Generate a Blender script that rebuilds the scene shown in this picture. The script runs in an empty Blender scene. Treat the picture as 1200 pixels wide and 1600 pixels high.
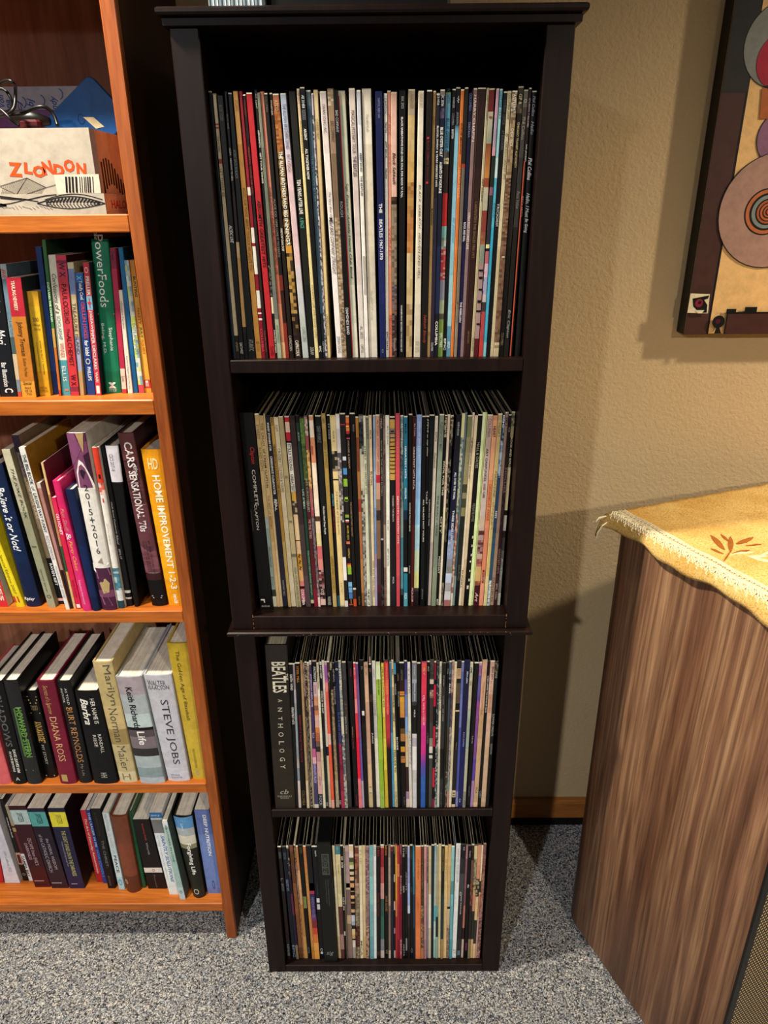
import bpy, math, random
import numpy as np

# ---------------------------------------------------------------- camera, light, exposure
SC = bpy.context.scene
COL = SC.collection
# camera solved from the photograph (centimetres; front of the record cabinet is y = 0)
CF, CP, CY, CR = 1102.413, 0.39698, 0.0056, -0.00897
CX, CD, CH = 1.379, 95.604, 140.842

def _basis():
    f = np.array([-math.sin(CY)*math.cos(CP), math.cos(CY)*math.cos(CP), -math.sin(CP)])
    r = np.array([math.cos(CY), math.sin(CY), 0.0])
    u = np.cross(r, f)
    c, s = math.cos(CR), math.sin(CR)
    return r*c+u*s, u*c-r*s, f
RI, UP, FW = _basis()
C0 = np.array([CX, -CD, CH])
def ray(x, y): return FW*CF + RI*(x-600) + UP*(800-y)
def PY(x, y, Y):
    d = ray(x, y); return C0 + d*(Y-C0[1])/d[1]
def PZ(x, y, Z):
    d = ray(x, y); return C0 + d*(Z-C0[2])/d[2]

from mathutils import Matrix, Vector
cam = bpy.data.cameras.new('camera')
cam.sensor_fit = 'VERTICAL'; cam.sensor_height = 24.0
cam.lens = CF/1600*24.0
cam.clip_start = 0.02
co = bpy.data.objects.new('camera', cam); COL.objects.link(co)
M = Matrix(((RI[0], UP[0], -FW[0]), (RI[1], UP[1], -FW[1]), (RI[2], UP[2], -FW[2])))
co.matrix_world = Matrix.Translation(Vector(C0*0.01)) @ M.to_4x4()
SC.camera = co

w = bpy.data.worlds.new('world'); SC.world = w; w.use_nodes = True
w.node_tree.nodes['Background'].inputs[0].default_value = (1.0, 0.86, 0.68, 1)
w.node_tree.nodes['Background'].inputs[1].default_value = 0.07

def lamp(name, loc, watts, col, rad, cone=180, blend=1.0):
    l = bpy.data.lights.new(name, 'SPOT'); l.energy = watts; l.color = col; l.shadow_soft_size = rad
    l.spot_size = math.radians(cone); l.spot_blend = blend
    o = bpy.data.objects.new(name, l); o.location = Vector(loc)*0.01; COL.objects.link(o)
# four recessed ceiling lamps shining down, placed from the shadows they throw, except the near-left one
lamp('lamp_far_left',  (-91, -225, 208), 145, (.95, .97, 1.0), .04, 175, .6)
lamp('lamp_far_right', (115, -230, 208), 140, (1.0, .87, .68), .04, 175, .6)
lamp('lamp_near_left', (-77, -25, 232), 175, (1.0, .90, .74), .05, 116, .35)  # raised and shifted to suit the brightness on the bookcase
lamp('lamp_near_right', (155, -28, 210), 98, (1.0, .86, .66), .04, 170, .8)

SC.view_settings.view_transform = 'Standard'
SC.view_settings.look = 'None'
SC.view_settings.exposure = 0.0
SC.view_settings.gamma = 1.0
SC.view_settings.use_curve_mapping = False

# ---------------------------------------------------------------- helpers
rnd = random.Random(7)
def lin(c): return c/12.92 if c <= .04045 else ((c+.055)/1.055)**2.4
_hc = {}
def hx(h):
    if h not in _hc:
        _hc[h] = tuple(lin(int(h[i:i+2], 16)/255) for i in (0, 2, 4)) + (1.0,)
    return _hc[h]

def ink(h):
    # printed colours: deep blacks, clean whites
    c = hx(h); L = .25*c[0]+.65*c[1]+.1*c[2]
    k = min(1.0, .45+L/.10*.55) + max(0.0, min(1.0, (L-.35)/.4))*.14
    return (min(.92, c[0]*k), min(.92, c[1]*k), min(.92, c[2]*k), 1.0)

def newmat(name):
    m = bpy.data.materials.new(name); m.use_nodes = True
    nt = m.node_tree
    return m, nt, nt.nodes['Principled BSDF']
def ramp(nt, fac, stops):
    r = nt.nodes.new('ShaderNodeValToRGB'); e = r.color_ramp.elements
    e[0].position, e[0].color = stops[0][0], hx(stops[0][1])
    e[1].position, e[1].color = stops[-1][0], hx(stops[-1][1])
    for p, c in stops[1:-1]:
        q = e.new(p); q.color = hx(c)
    nt.links.new(fac, r.inputs[0]); return r.outputs[0]
def coords(nt, scale=(1, 1, 1), kind='Object'):
    t = nt.nodes.new('ShaderNodeTexCoord'); m = nt.nodes.new('ShaderNodeMapping')
    m.inputs['Scale'].default_value = scale
    nt.links.new(t.outputs[kind], m.inputs[0]); return m.outputs[0]
def noise(nt, vec, scale, detail=2, rough=.5, dist=0.0, out=0):
    n = nt.nodes.new('ShaderNodeTexNoise')
    n.inputs['Scale'].default_value = scale; n.inputs['Detail'].default_value = detail
    n.inputs['Roughness'].default_value = rough; n.inputs['Distortion'].default_value = dist
    nt.links.new(vec, n.inputs['Vector']); return n.outputs[out]
def bump(nt, b, h, strength, dist):
    n = nt.nodes.new('ShaderNodeBump'); n.inputs['Strength'].default_value = strength
    n.inputs['Distance'].default_value = dist
    nt.links.new(h, n.inputs['Height']); nt.links.new(n.outputs[0], b.inputs['Normal'])
def mix(nt, a, b, fac, mode='MULTIPLY'):
    n = nt.nodes.new('ShaderNodeMix'); n.data_type = 'RGBA'; n.blend_type = mode
    if isinstance(fac, (int, float)): n.inputs[0].default_value = fac
    else: nt.links.new(fac, n.inputs[0])
    for s, i in ((a, 6), (b, 7)):
        if isinstance(s, tuple): n.inputs[i].default_value = s
        else: nt.links.new(s, n.inputs[i])
    return n.outputs[2]

def mat_printed():
    m, nt, b = newmat('printed_card')
    a = nt.nodes.new('ShaderNodeAttribute'); a.attribute_name = 'Col'
    wear = ramp(nt, noise(nt, coords(nt), 60, 4, .65), ((.25, 'd8d8d8'), (.6, 'ffffff')))
    nt.links.new(mix(nt, a.outputs[0], wear, .8), b.inputs['Base Color'])
    b.inputs['Roughness'].default_value = .42
    b.inputs['Specular IOR Level'].default_value = .25
    return m
def mat_plain(name, hexc, rough=.5, spec=.4, var=.15, scale=30, metal=0):
    m, nt, b = newmat(name)
    f = noise(nt, coords(nt), scale, 3)
    c = hx(hexc); lo = tuple(v*(1-var) for v in c[:3])+(1,); hi = tuple(min(1, v*(1+var)) for v in c[:3])+(1,)
    nt.links.new(mix(nt, lo, hi, f, 'MIX'), b.inputs['Base Color'])
    b.inputs['Roughness'].default_value = rough; b.inputs['Specular IOR Level'].default_value = spec
    b.inputs['Metallic'].default_value = metal
    return m
def mat_wood(name, stops, stretch, scale, rough, spec=.4, bmp=.05, dist=1.2, detail=5):
    m, nt, b = newmat(name)
    v = coords(nt, stretch)
    f = noise(nt, v, scale, detail, .62, dist)
    col = ramp(nt, f, stops)
    fine = noise(nt, coords(nt, tuple(s*6 for s in stretch)), scale, 2)
    col = mix(nt, col, ramp(nt, fine, ((.3, 'c8c0b8'), (.65, 'ffffff'))), .7)
    nt.links.new(col, b.inputs['Base Color'])
    b.inputs['Roughness'].default_value = rough; b.inputs['Specular IOR Level'].default_value = spec
    if bmp: bump(nt, b, fine, bmp, .001)
    return m
def mat_walnut():
    m, nt, b = newmat('walnut_veneer')
    v = coords(nt, (1, 1, .026))
    warp = noise(nt, coords(nt, (1, 1, .3)), 3.0, 1, .5, 0, 1)
    vv = nt.nodes.new('ShaderNodeVectorMath'); vv.operation = 'MULTIPLY_ADD'
    vv.inputs[1].default_value = (.07, .07, .004)
    nt.links.new(warp, vv.inputs[0]); nt.links.new(v, vv.inputs[2])
    f = noise(nt, vv.outputs[0], 27, 3, .5, .35)
    f2 = noise(nt, vv.outputs[0], 120, 3, .6, .1)
    f0 = noise(nt, vv.outputs[0], 9, 2, .5, .2)
    c = ramp(nt, f, ((.28, '52382a'), (.40, '6e4e3a'), (.48, '855f47'), (.54, 'a07a5a'), (.60, '7a5842'), (.70, 'a98462')))
    c = mix(nt, c, ramp(nt, f2, ((.3, 'b8a89e'), (.55, 'ffffff'))), .8)
    c = mix(nt, c, ramp(nt, f0, ((.35, 'b09a8c'), (.6, 'ffffff'))), .9)
    pores = noise(nt, coords(nt, (1, 1, .02)), 520, 2)
    c = mix(nt, c, ramp(nt, pores, ((.35, 'c0b0a6'), (.55, 'ffffff'))), .6)
    nt.links.new(c, b.inputs['Base Color'])
    b.inputs['Roughness'].default_value = .46; b.inputs['Specular IOR Level'].default_value = .3
    return m
def mat_carpet():
    m, nt, b = newmat('carpet_loops')
    v = coords(nt)
    f = noise(nt, v, 205, 2.0, .6, 1.6)
    f2 = noise(nt, coords(nt, (1.13, .91, 1)), 300, 1, .5, .8)
    c = ramp(nt, f, ((.31, '1a1b1f'), (.39, '505156'), (.45, '8f9297'), (.50, 'bfc1c3'), (.56, 'e4e4e1'), (.65, 'fffcf4')))
    c = mix(nt, c, ramp(nt, f2, ((.34, '5c6069'), (.5, 'dcdde0'), (.68, 'ffffff'))), .85)
    c = mix(nt, c, ramp(nt, noise(nt, v, 60, 2), ((.35, 'd4d8e0'), (.65, 'fff4e6'))), .6)
    nt.links.new(c, b.inputs['Base Color']); b.inputs['Roughness'].default_value = .95
    b.inputs['Specular IOR Level'].default_value = .1
    bump(nt, b, f, .9, .006)
    return m
def mat_wall():
    m, nt, b = newmat('painted_plaster')
    v = coords(nt)
    f = noise(nt, v, 165, 3, .55, .4)
    c = mix(nt, hx('bca27a'), hx('c5ac84'), noise(nt, v, 6, 2), 'MIX')
    nt.links.new(c, b.inputs['Base Color']); b.inputs['Roughness'].default_value = .7
    b.inputs['Specular IOR Level'].default_value = .2
    bump(nt, b, f, .42, .004)
    return m
def mat_grille():
    m, nt, b = newmat('grille_cloth')
    v = coords(nt)
    def wave(sc, rot):
        mp = nt.nodes.new('ShaderNodeMapping'); mp.inputs['Rotation'].default_value = (0, rot, 0)
        nt.links.new(v, mp.inputs[0])
        wv = nt.nodes.new('ShaderNodeTexWave'); wv.inputs['Scale'].default_value = sc
        wv.bands_direction = 'Z'; nt.links.new(mp.outputs[0], wv.inputs[0]); return wv.outputs['Fac']
    a = wave(46, .12); d = wave(60, 1.35)
    k = nt.nodes.new('ShaderNodeMath'); k.operation = 'MULTIPLY'
    nt.links.new(a, k.inputs[0]); nt.links.new(d, k.inputs[1])
    nt.links.new(ramp(nt, k.outputs[0], ((.22, '2a1f1c'), (.38, '6b5233'), (.6, 'd8bd80'))), b.inputs['Base Color'])
    b.inputs['Roughness'].default_value = .7
    bump(nt, b, k.outputs[0], .6, .002)
    return m
def mat_cloth():
    m, nt, b = newmat('yellow_terry_cloth')
    v = coords(nt)
    f = noise(nt, v, 420, 2, .7)
    c = ramp(nt, f, ((.28, 'b98c40'), (.45, 'dcb264'), (.62, 'ecc984')))
    c = mix(nt, c, ramp(nt, noise(nt, v, 14, 3), ((.35, 'dcc8a4'), (.6, 'ffffff'))), .6)
    nt.links.new(c, b.inputs['Base Color']); b.inputs['Roughness'].default_value = .95
    b.inputs['Specular IOR Level'].default_value = .1
    bump(nt, b, f, .7, .002)
    return m

MP = mat_printed()
M_ESP = mat_wood('espresso_wood', ((.3, '0f0604'), (.5, '180a07'), (.75, '22100b')), (1, 1, .08), 30, .42, .2, .04)
M_CHERRY = mat_wood('cherry_wood', ((.3, 'a8591c'), (.5, 'bd6822'), (.72, 'cc782c')), (.07, 1, 1), 40, .42, .35, .03)
M_CHERRYV = mat_wood('cherry_wood_upright', ((.3, '8a4418'), (.5, '9a4f1c'), (.72, 'aa5c24')), (1, 1, .07), 40, .42, .35, .03)
M_SIDE = mat_wood('dark_side_sheet', ((.3, '2a140a'), (.5, '34190d'), (.72, '3e2011')), (1, 1, .07), 30, .5, .25, .02)
M_BACKP = mat_wood('bookcase_back_wood', ((.3, '74482f'), (.5, '865840'), (.72, '966850')), (1, 1, .1), 14, .5, .3, .03, 2.5)
M_TRIM = mat_wood('oak_baseboard', ((.3, '8c5522'), (.5, 'a0642a'), (.72, 'b47433')), (.06, 1, 1), 40, .4)
M_WALNUT = mat_walnut(); M_CARPET = mat_carpet(); M_WALL = mat_wall(); M_GRILLE = mat_grille(); M_CLOTH = mat_cloth()
M_BLACK = mat_plain('black_plastic', '0c0c0d', .4)
M_DARKVINYL = mat_plain('dark_vinyl_base', '0b0a0a', .7, .2)
M_LACE = mat_plain('ecru_cotton_lace', 'e3d5b0', .9, .1)
M_FRAY = mat_plain('tan_hem', 'b98f5a', .9, .1)

S = .01
class MB:
    """collects coloured faces (centimetres) and builds ONE mesh object"""
    def __init__(self): self.v = []; self.f = []; self.c = []
    def add(self, vs, fs, col):
        n = len(self.v); self.v += [tuple(p) for p in vs]
        for k, f in enumerate(fs):
            self.f.append(tuple(i+n for i in f))
            self.c.append(col[k] if isinstance(col, list) else col)
    def quad(self, a, b, c, d, col): self.add((a, b, c, d), ((0, 1, 2, 3),), col)
    def box(self, lo, hi, col='ffffff'):
        x0, y0, z0 = lo; x1, y1, z1 = hi
        v = [(x0,y0,z0),(x1,y0,z0),(x1,y1,z0),(x0,y1,z0),(x0,y0,z1),(x1,y0,z1),(x1,y1,z1),(x0,y1,z1)]
        self.add(v, ((0,3,2,1),(4,5,6,7),(0,1,5,4),(1,2,6,5),(2,3,7,6),(3,0,4,7)), col)
    def bbox(self, lo, hi, b=.12, col='ffffff'):
        """box with chamfered edges"""
        x0, y0, z0 = lo; x1, y1, z1 = hi
        b = min(b, (x1-x0)*.4, (y1-y0)*.4, (z1-z0)*.4)
        rings = []
        for z, i in ((z0, b), (z0+b, 0), (z1-b, 0), (z1, b)):
            k = b
            rings.append([(x0+i+k, y0+i, z), (x1-i-k, y0+i, z), (x1-i, y0+i+k, z), (x1-i, y1-i-k, z),
                          (x1-i-k, y1-i, z), (x0+i+k, y1-i, z), (x0+i, y1-i-k, z), (x0+i, y0+i+k, z)])
        self.loft(rings, col)
    def loft(self, rings, col='ffffff', caps=True, closed=True):
        n = len(rings[0]); vs = [p for r in rings for p in r]; fs = []
        for k in range(len(rings)-1):
            for i in range(n if closed else n-1):
                j = (i+1) % n
                fs.append((k*n+i, k*n+j, (k+1)*n+j, (k+1)*n+i))
        if caps:
            fs.append(tuple(reversed(range(n)))); fs.append(tuple((len(rings)-1)*n+i for i in range(n)))
        self.add(vs, fs, col)
    def tube(self, pts, r, col='ffffff', n=6):
        pts = [np.array(p, float) for p in pts]; rings = []
        for i, p in enumerate(pts):
            t = pts[min(i+1, len(pts)-1)] - pts[max(i-1, 0)]; t = t/(np.linalg.norm(t)+1e-9)
            a = np.cross(t, (0, 0, 1.0))
            if np.linalg.norm(a) < .1: a = np.cross(t, (1.0, 0, 0))
            a /= np.linalg.norm(a); b = np.cross(t, a)
            rr = r[i] if isinstance(r, (list, tuple)) else r
            rings.append([p + (a*math.cos(q)+b*math.sin(q))*rr for q in [2*math.pi*k/n for k in range(n)]])
        self.loft(rings, col)
    def poly(self, pts, y, t, col='ffffff'):
        """flat polygon in the xz plane given thickness t towards -y"""
        self.loft([[(p[0], y, p[1]) for p in pts], [(p[0], y-t, p[1]) for p in pts]], col)
    def build(self, name, mat, parent=None, loc=None, smooth=False):
        me = bpy.data.meshes.new(name)
        o = (0, 0, 0) if loc is None else loc
        me.from_pydata([((p[0]-o[0])*S, (p[1]-o[1])*S, (p[2]-o[2])*S) for p in self.v], [], self.f)
        if mat is MP:
            at = me.color_attributes.new('Col', 'FLOAT_COLOR', 'CORNER'); buf = []
            for f, c in zip(self.f, self.c):
                if isinstance(c, tuple):
                    for q in c: buf += ink(q)
                else: buf += list(ink(c))*len(f)
            at.data.foreach_set('color', buf)
        me.materials.append(mat)
        if smooth:
            me.polygons.foreach_set('use_smooth', [True]*len(me.polygons))
        ob = bpy.data.objects.new(name, me); COL.objects.link(ob)
        ob.location = (o[0]*S, o[1]*S, o[2]*S)
        if parent is not None:
            ob.parent = parent
            if loc is None: ob.location = -parent.location
            else: ob.location = ob.location - parent.location
        return ob
def tag(o, label, cat, group=None, kind=None):
    if label: o['label'] = label
    if cat: o['category'] = cat
    if group: o['group'] = group
    if kind: o['kind'] = kind
    return o
def empty(name, loc, rz=0):
    e = bpy.data.objects.new(name, None); COL.objects.link(e); e.empty_display_size = .05
    e.location = (loc[0]*S, loc[1]*S, loc[2]*S); e.rotation_euler = (0, 0, rz); return e

# lettering: flat print built as filled glyph outlines
_glyph = {}; _asp = {}
def glyphs(text, bold=False, ital=False):
    k = (text, bold, ital)
    if k not in _glyph:
        cu = bpy.data.curves.new('lettering', 'FONT'); cu.body = text; cu.resolution_u = 2
        cu.fill_mode = 'FRONT'
        if bold: cu.offset = .018 if bold is True else bold
        if ital: cu.shear = .3
        ob = bpy.data.objects.new('lettering', cu)
        me = bpy.data.meshes.new_from_object(ob)
        n = len(me.vertices); a = np.zeros(n*3); me.vertices.foreach_get('co', a); a = a.reshape(-1, 3)[:, :2]
        fs = [tuple(p.vertices) for p in me.polygons]
        if n:
            lo, hi = a.min(0), a.max(0); a = (a-lo)/np.maximum(hi-lo, 1e-6)
        bpy.data.meshes.remove(me); bpy.data.objects.remove(ob); bpy.data.curves.remove(cu)
        _asp[k] = float((hi[0]-lo[0])/max(hi[1]-lo[1], 1e-6)) if n else 1.0
        _glyph[k] = (a, fs)
    return _glyph[k]

def local(ob): ob.location = (0, 0, 0); return ob

# ---------------------------------------------------------------- the room
WY = 37.8
m = MB(); m.box((-320, -420, -6), (330, WY+10, 0)); tag(m.build('floor', M_CARPET), 'speckled grey loop pile carpet', None, kind='structure')
m = MB(); m.box((-320, WY, 0), (330, WY+10, 236)); tag(m.build('wall_back', M_WALL), 'beige painted wall with orange peel texture', None, kind='structure')
m = MB(); m.loft([[(x, WY, 2.8), (x, WY-1.1, 2.8), (x, WY-1.1, 7.3), (x, WY-.6, 8.3), (x, WY, 8.5)] for x in (-320, 330)])
tag(m.build('baseboard_back', M_TRIM), 'brown wooden baseboard', None, kind='structure')
m = MB(); m.box((-320, WY-.7, 0), (330, WY, 2.8)); tag(m.build('trim_1', M_DARKVINYL), 'black gap strip under the baseboard', None, kind='structure')

# ---------------------------------------------------------------- record cabinet (two stacked units)
HW = 23.2; PT = 3.35
def cabinet(name, zb, zt, shelf_z, floor_z, label):
    e = tag(empty(name, (0, 0, zb)), label, 'cabinet', None)
    for s in (-1, 1):
        m = MB(); x0, x1 = sorted((s*HW, s*(HW-PT))); m.bbox((x0, 0, zb), (x1, 35.5, zt), .12); m.build('side_panel', M_ESP, e)
    xi = HW-PT
    m = MB(); m.box((-xi, 34.7, zb+.02), (xi, 35.4, zt)); m.build('back_panel', M_ESP, e)
    m = MB(); m.bbox((-xi, .05, shelf_z-1.75), (xi, 34.7, shelf_z), .1); m.build('shelf', M_ESP, e)
    m = MB(); m.bbox((-xi, .02, zb+.01), (xi, 34.7, floor_z), .1); m.build('bottom_board', M_ESP, e)
    return e
ZU = 80.75
SH1, SH2, SH3, SH4 = 123.05, 83.12, 43.12, 1.95
upper = cabinet('record_cabinet', ZU, 160.9, SH1, SH2, 'upper of the two stacked dark espresso record cabinets, with crown moulding')
lower = cabinet('record_cabinet', 0, 79.7, SH3, SH4, 'lower dark espresso record cabinet, standing on the carpet')
for e, z0, hw in ((upper, 160.9, HW+.05), (lower, 79.7, HW)):
    m = MB()
    prof = ((0.0, 0), (.5, .05), (.55, .75), (.35, .9), (.95, 1.0), (1.05, 1.25), (1.05, 1.6), (.8, 1.8)) if e is upper else ((0, 0), (.35, .15), (.75, .35), (.8, .85), (.6, 1.02))
    m.loft([[(-hw-o, -o*1.15-.05, z0+z), (hw+o, -o*1.15-.05, z0+z), (hw+o, 35.5, z0+z), (-hw-o, 35.5, z0+z)] for o, z in prof])
    m.build('crown_moulding' if e is upper else 'top_board', M_ESP, e)
# small pale scuffs worn into the wood
m = MB()
for i in range(16):
    x = rnd.uniform(-18, 18); y = rnd.uniform(3, 20)
    m.quad((x, y, 160.88), (x+rnd.uniform(.3, .9), y+.1, 160.88), (x+rnd.uniform(.2, .7), y+.35, 160.88), (x-.1, y+.3, 160.88), '6a4a36')
for sx in (-19.85, 19.85):
    z = 80.9
    while z < 83:
        d = rnd.uniform(.1, .5); wd_ = rnd.uniform(.03, .09); m.quad((sx-wd_, -.03, z), (sx+wd_, -.03, z), (sx+wd_*.7, -.03, z+d), (sx-wd_*.6, -.03, z+d), '8a6238'); z += d+rnd.uniform(.05, .5)
m.build('scuff_mark', MP, upper)
m = MB()
for i in range(26):
    x = rnd.uniform(-22.5, 22.5); z = 80.35+rnd.uniform(-.3, .3); d = rnd.uniform(.05, .14)
    m.quad((x, -1.02, z), (x+d*rnd.uniform(.8, 2), -1.02, z), (x+d, -1.02, z+d*.7), (x, -1.02, z+d*.6), 'a08a78')
m.build('scuff_mark', MP, lower)

# things standing on top of the cabinet, only their feet in view
ZT = 162.7
m = MB(); m.bbox((-18.6, .6, ZT), (-12.2, 10, ZT+14), .2, '8fa0ac')
for i in range(14): m.box((-18.5+i*.45, .55, ZT+.2), (-18.5+i*.45+.12, .6, ZT+13), 'd4e0e6' if i % 3 else '5a6a76')
tag(m.build('picture_block', MP, None, (-15, 5, ZT)), 'pale silvery blue block standing on the cabinet top', 'ornament')
m = MB(); m.bbox((-11.9, 1.2, ZT), (9, 12, ZT+12), .4, '0c0c0d')
tag(m.build('storage_box', MP, None, (-1, 6, ZT)), 'long black box on the cabinet top beside the silvery block', 'box')

# ---------------------------------------------------------------- wooden bookcase
FY = 7.28; BX0, BX1 = -122.0, -31.3
BSH = [141.4, 116.0, 79.9, 42.3, 10.35]
bc = tag(empty('bookcase', (-77, 22, 0)), 'tall cherry brown wooden bookcase filled with books', 'bookcase')
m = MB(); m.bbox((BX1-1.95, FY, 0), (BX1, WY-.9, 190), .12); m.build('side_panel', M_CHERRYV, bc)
m = MB(); m.bbox((BX0, FY, 0), (BX0+1.95, WY-.9, 190), .12); m.build('side_panel', M_CHERRYV, bc)
m = MB(); m.box((BX0+1.95, WY-1.8, 6), (BX1-1.95, WY-1.2, 190)); m.build('back_panel', M_BACKP, bc)
m = MB(); m.box((BX1+.0, FY+1.2, .3), (BX1+.06, WY-1, 189.8)); m.build('dark_side_sheet', M_SIDE, bc)  # thin sheet makes the panel's outer face darker than its cherry wood
for z in BSH+[174.6, 189.5]:  # the lower extra shelf is unseen, added to shade the blue case
    m = MB(); m.bbox((BX0+1.96, FY+.05, z-2.3), (BX1-1.96, WY-1.85, z), .15); m.build('shelf', M_CHERRY, bc)

# ---------------------------------------------------------------- loudspeaker with tablecloth
TH = math.radians(21.5); WD, DP, RR, HT = 52.0, 38.6, 4.0, 94.0
OX = 44.3 - (RR*math.cos(TH) + RR*math.sin(TH)); OY = 10.9 - (RR*math.sin(TH) - RR*math.cos(TH))
def rrect(x0, y0, x1, y1, r, z, n=6):
    o = []
    for cx, cy, a0 in ((x0+r, y0+r, 180), (x1-r, y0+r, 270), (x1-r, y1-r, 0), (x0+r, y1-r, 90)):
        for k in range(n+1):
            a = math.radians(a0+90*k/n); o.append((cx+r*math.cos(a), cy+r*math.sin(a), z))
    return o
spk = tag(empty('floor_speaker', (OX, OY, 0), TH), 'large walnut veneered loudspeaker cabinet with rounded corners, under the yellow cloth', 'speaker')
def uvsm(ob):
    ob.data.polygons.foreach_set('use_smooth', [True]*len(ob.data.polygons))
    md = ob.modifiers.new('split', 'EDGE_SPLIT'); md.split_angle = math.radians(35); return ob
m = MB(); rings = []
for i, z in ((.5, 1.0), (.12, 1.3), (0, 1.8), (0, HT-1.0), (.3, HT-.3), (1.0, HT)):
    rings.append(rrect(i, -DP+i, WD-i, -i, RR-i, z))
m.loft(rings); uvsm(local(m.build('body', M_WALNUT, spk)))
m = MB(); m.loft([rrect(1.2, -DP+1.2, WD-1.2, -1.2, RR-1.2, z) for z in (0, 1.0)]); local(m.build('plinth', M_DARKVINYL, spk))
m = MB(); m.loft([[(x, -DP-d, z) for x, z in ((2.6+i, 3+i), (WD-2.6-i, 3+i), (WD-2.6-i, HT-5-i), (2.6+i, HT-5-i))] for i, d in ((0, -.3), (0, .15), (.9, .35), (1.1, .1))])
local(m.build('grille_edging', M_BLACK, spk))
m = MB(); m.box((3.55, -DP-.32, 3.95), (WD-3.55, -DP-.05, HT-5.95)); local(m.build('grille', M_GRILLE, spk))

ZC = HT+.35
tc = tag(empty('tablecloth', (OX, OY, HT), TH), 'fuzzy yellow cloth with ecru lace edge draped over the loudspeaker', 'tablecloth')
def tl(ob): ob.location = (0, 0, -HT*S); return ob
m = MB()
NX, NYc = 40, 44
def cloth_z(x, y): return ZC + .12*math.sin(x*.55+y*.2)*math.sin(y*.33) + .06*math.sin(x*1.3-y*.9)
def edge_drop(y): return 1.55 + .22*math.sin(y*.36+1.0) + .16*math.sin(y*.9)
vs = []; top = []
for j in range(NYc+1):
    y = .9 - (DP+1.6)*j/NYc
    row = []
    dr = edge_drop(y)
    for k, (ox, f) in enumerate(((-1.25, 1.0), (-1.35, .66), (-1.1, .33), (-.75, .08))):
        row.append((ox - .45*math.sin(y*.36+1)*f, y, cloth_z(0, y) - dr*f - .1))
    for i in range(NX+1):
        x = -.45 + (WD+.9)*i/NX; row.append((x, y, cloth_z(x, y)))
    vs.append(row)
back = [(p[0], 1.55, p[2]-2.2) for p in vs[0]]
vs = [back]+vs
nn = len(vs[0])
for sgn, off in ((0, 0),):
    m.add([p for r in vs for p in r], [(j*nn+i, (j+1)*nn+i, (j+1)*nn+i+1, j*nn+i+1) for j in range(len(vs)-1) for i in range(nn-1)], 'ffffff')
cl = tl(m.build('cloth', M_CLOTH, tc, smooth=True))
md = cl.modifiers.new('thick', 'SOLIDIFY'); md.thickness = .0025; md.offset = 1
# lace: two braids, a zigzag between them and scallops of looped thread
m = MB(); ys = [.4 - .35*i for i in range(int((DP+.2)/.35))]
def lz(x, y): return cloth_z(max(x, -.4), y) + .38 - max(0, -.3-x)*1.0
for x0, rad in ((2.5, .19), (2.1, .10), (1.2, .2), (.8, .17)):
    m.tube([(x0, y, lz(x0, y)) for y in ys], rad, n=6)
m.tube([(1.2+.95*(i % 2), .4-.42*i, lz(1.2, .4-.42*i)+.02) for i in range(int(DP/.42))], .12, n=5)
y = .2; r2 = random.Random(3)
while y > -DP+.6:
    L = 1.75; k = 9
    for lay in range(3):
        pts = []
        for i in range(19):
            t = i/18; a = math.pi*t
            rr = (1.0-.27*lay) * (1.3+.12*math.sin(9*a+r2.random()))
            xx = .75 - math.sin(a)*rr*1.15; yy = y - L*.5 + math.cos(a)*L*.52*(1-.2*lay)
            pts.append((xx, yy, lz(xx, yy) + .16*math.sin(i*1.9) - .05*lay))
        m.tube(pts, .15 if lay else .13, n=5)
    for q in range(5):
        a = math.pi*(q+.5)/5; cx = .75-math.sin(a)*1.6; cy = y-L*.5+math.cos(a)*L*.55
        m.tube([(cx+.24*math.cos(b), cy+.24*math.sin(b), lz(cx, cy)+.12*math.sin(b)) for b in [2*math.pi*i/7 for i in range(8)]], .085, n=4)
    y -= L
tl(m.build('lace_trim', M_LACE, tc, smooth=True))
m = MB()
for p in (((-1.0, .6, ZC-.3), (-2.3, 1.2, ZC-.9), (-3.2, 1.0, ZC-1.1)), ((-1.0, .5, ZC-.2), (-2.2, .8, ZC-.4), (-3.0, .5, ZC-.9)), ((-1.2, -.6, ZC-.6), (-2.4, -.5, ZC-1.3), (-3.0, -.3, ZC-2.6), (-3.1, -.2, ZC-3.8))):
    m.tube(p, [.16]*(len(p)-1)+[.03], n=4)
tl(m.build('frayed_thread', M_LACE, tc))
# embroidered leaf sprays, raised stitching on the cloth
cth, sth = math.cos(TH), math.sin(TH)
def to_loc(p): dx, dy = p[0]-OX, p[1]-OY; return (dx*cth+dy*sth, -dx*sth+dy*cth)
M_LEAFB = mat_plain('brown_embroidery', '9a5a24', .8, .1, .35, 300); M_LEAFW = mat_plain('cream_embroidery', 'ead9a8', .8, .1)
leaves = [((1110, 836), (1133, 858), 4.5, 0), ((1141, 838), (1142, 862), 5, 0), ((1178, 838), (1150, 850), 4, 0), ((1126, 834), (1138, 846), 2, 0),
          ((1110, 856), (1131, 864), 1.6, 0), ((1172, 858), (1143, 865), 2.2, 0), ((1190, 850), (1165, 852), 1.0, 0), ((1131, 876), (1141, 861), 1.2, 0),
          ((1180, 861), (1140, 866), 1.6, 1), ((1200, 868), (1168, 868), 2.6, 1), ((1215, 880), (1170, 868), 2.2, 1), ((1215, 858), (1180, 870), 1.8, 1)]
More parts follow.
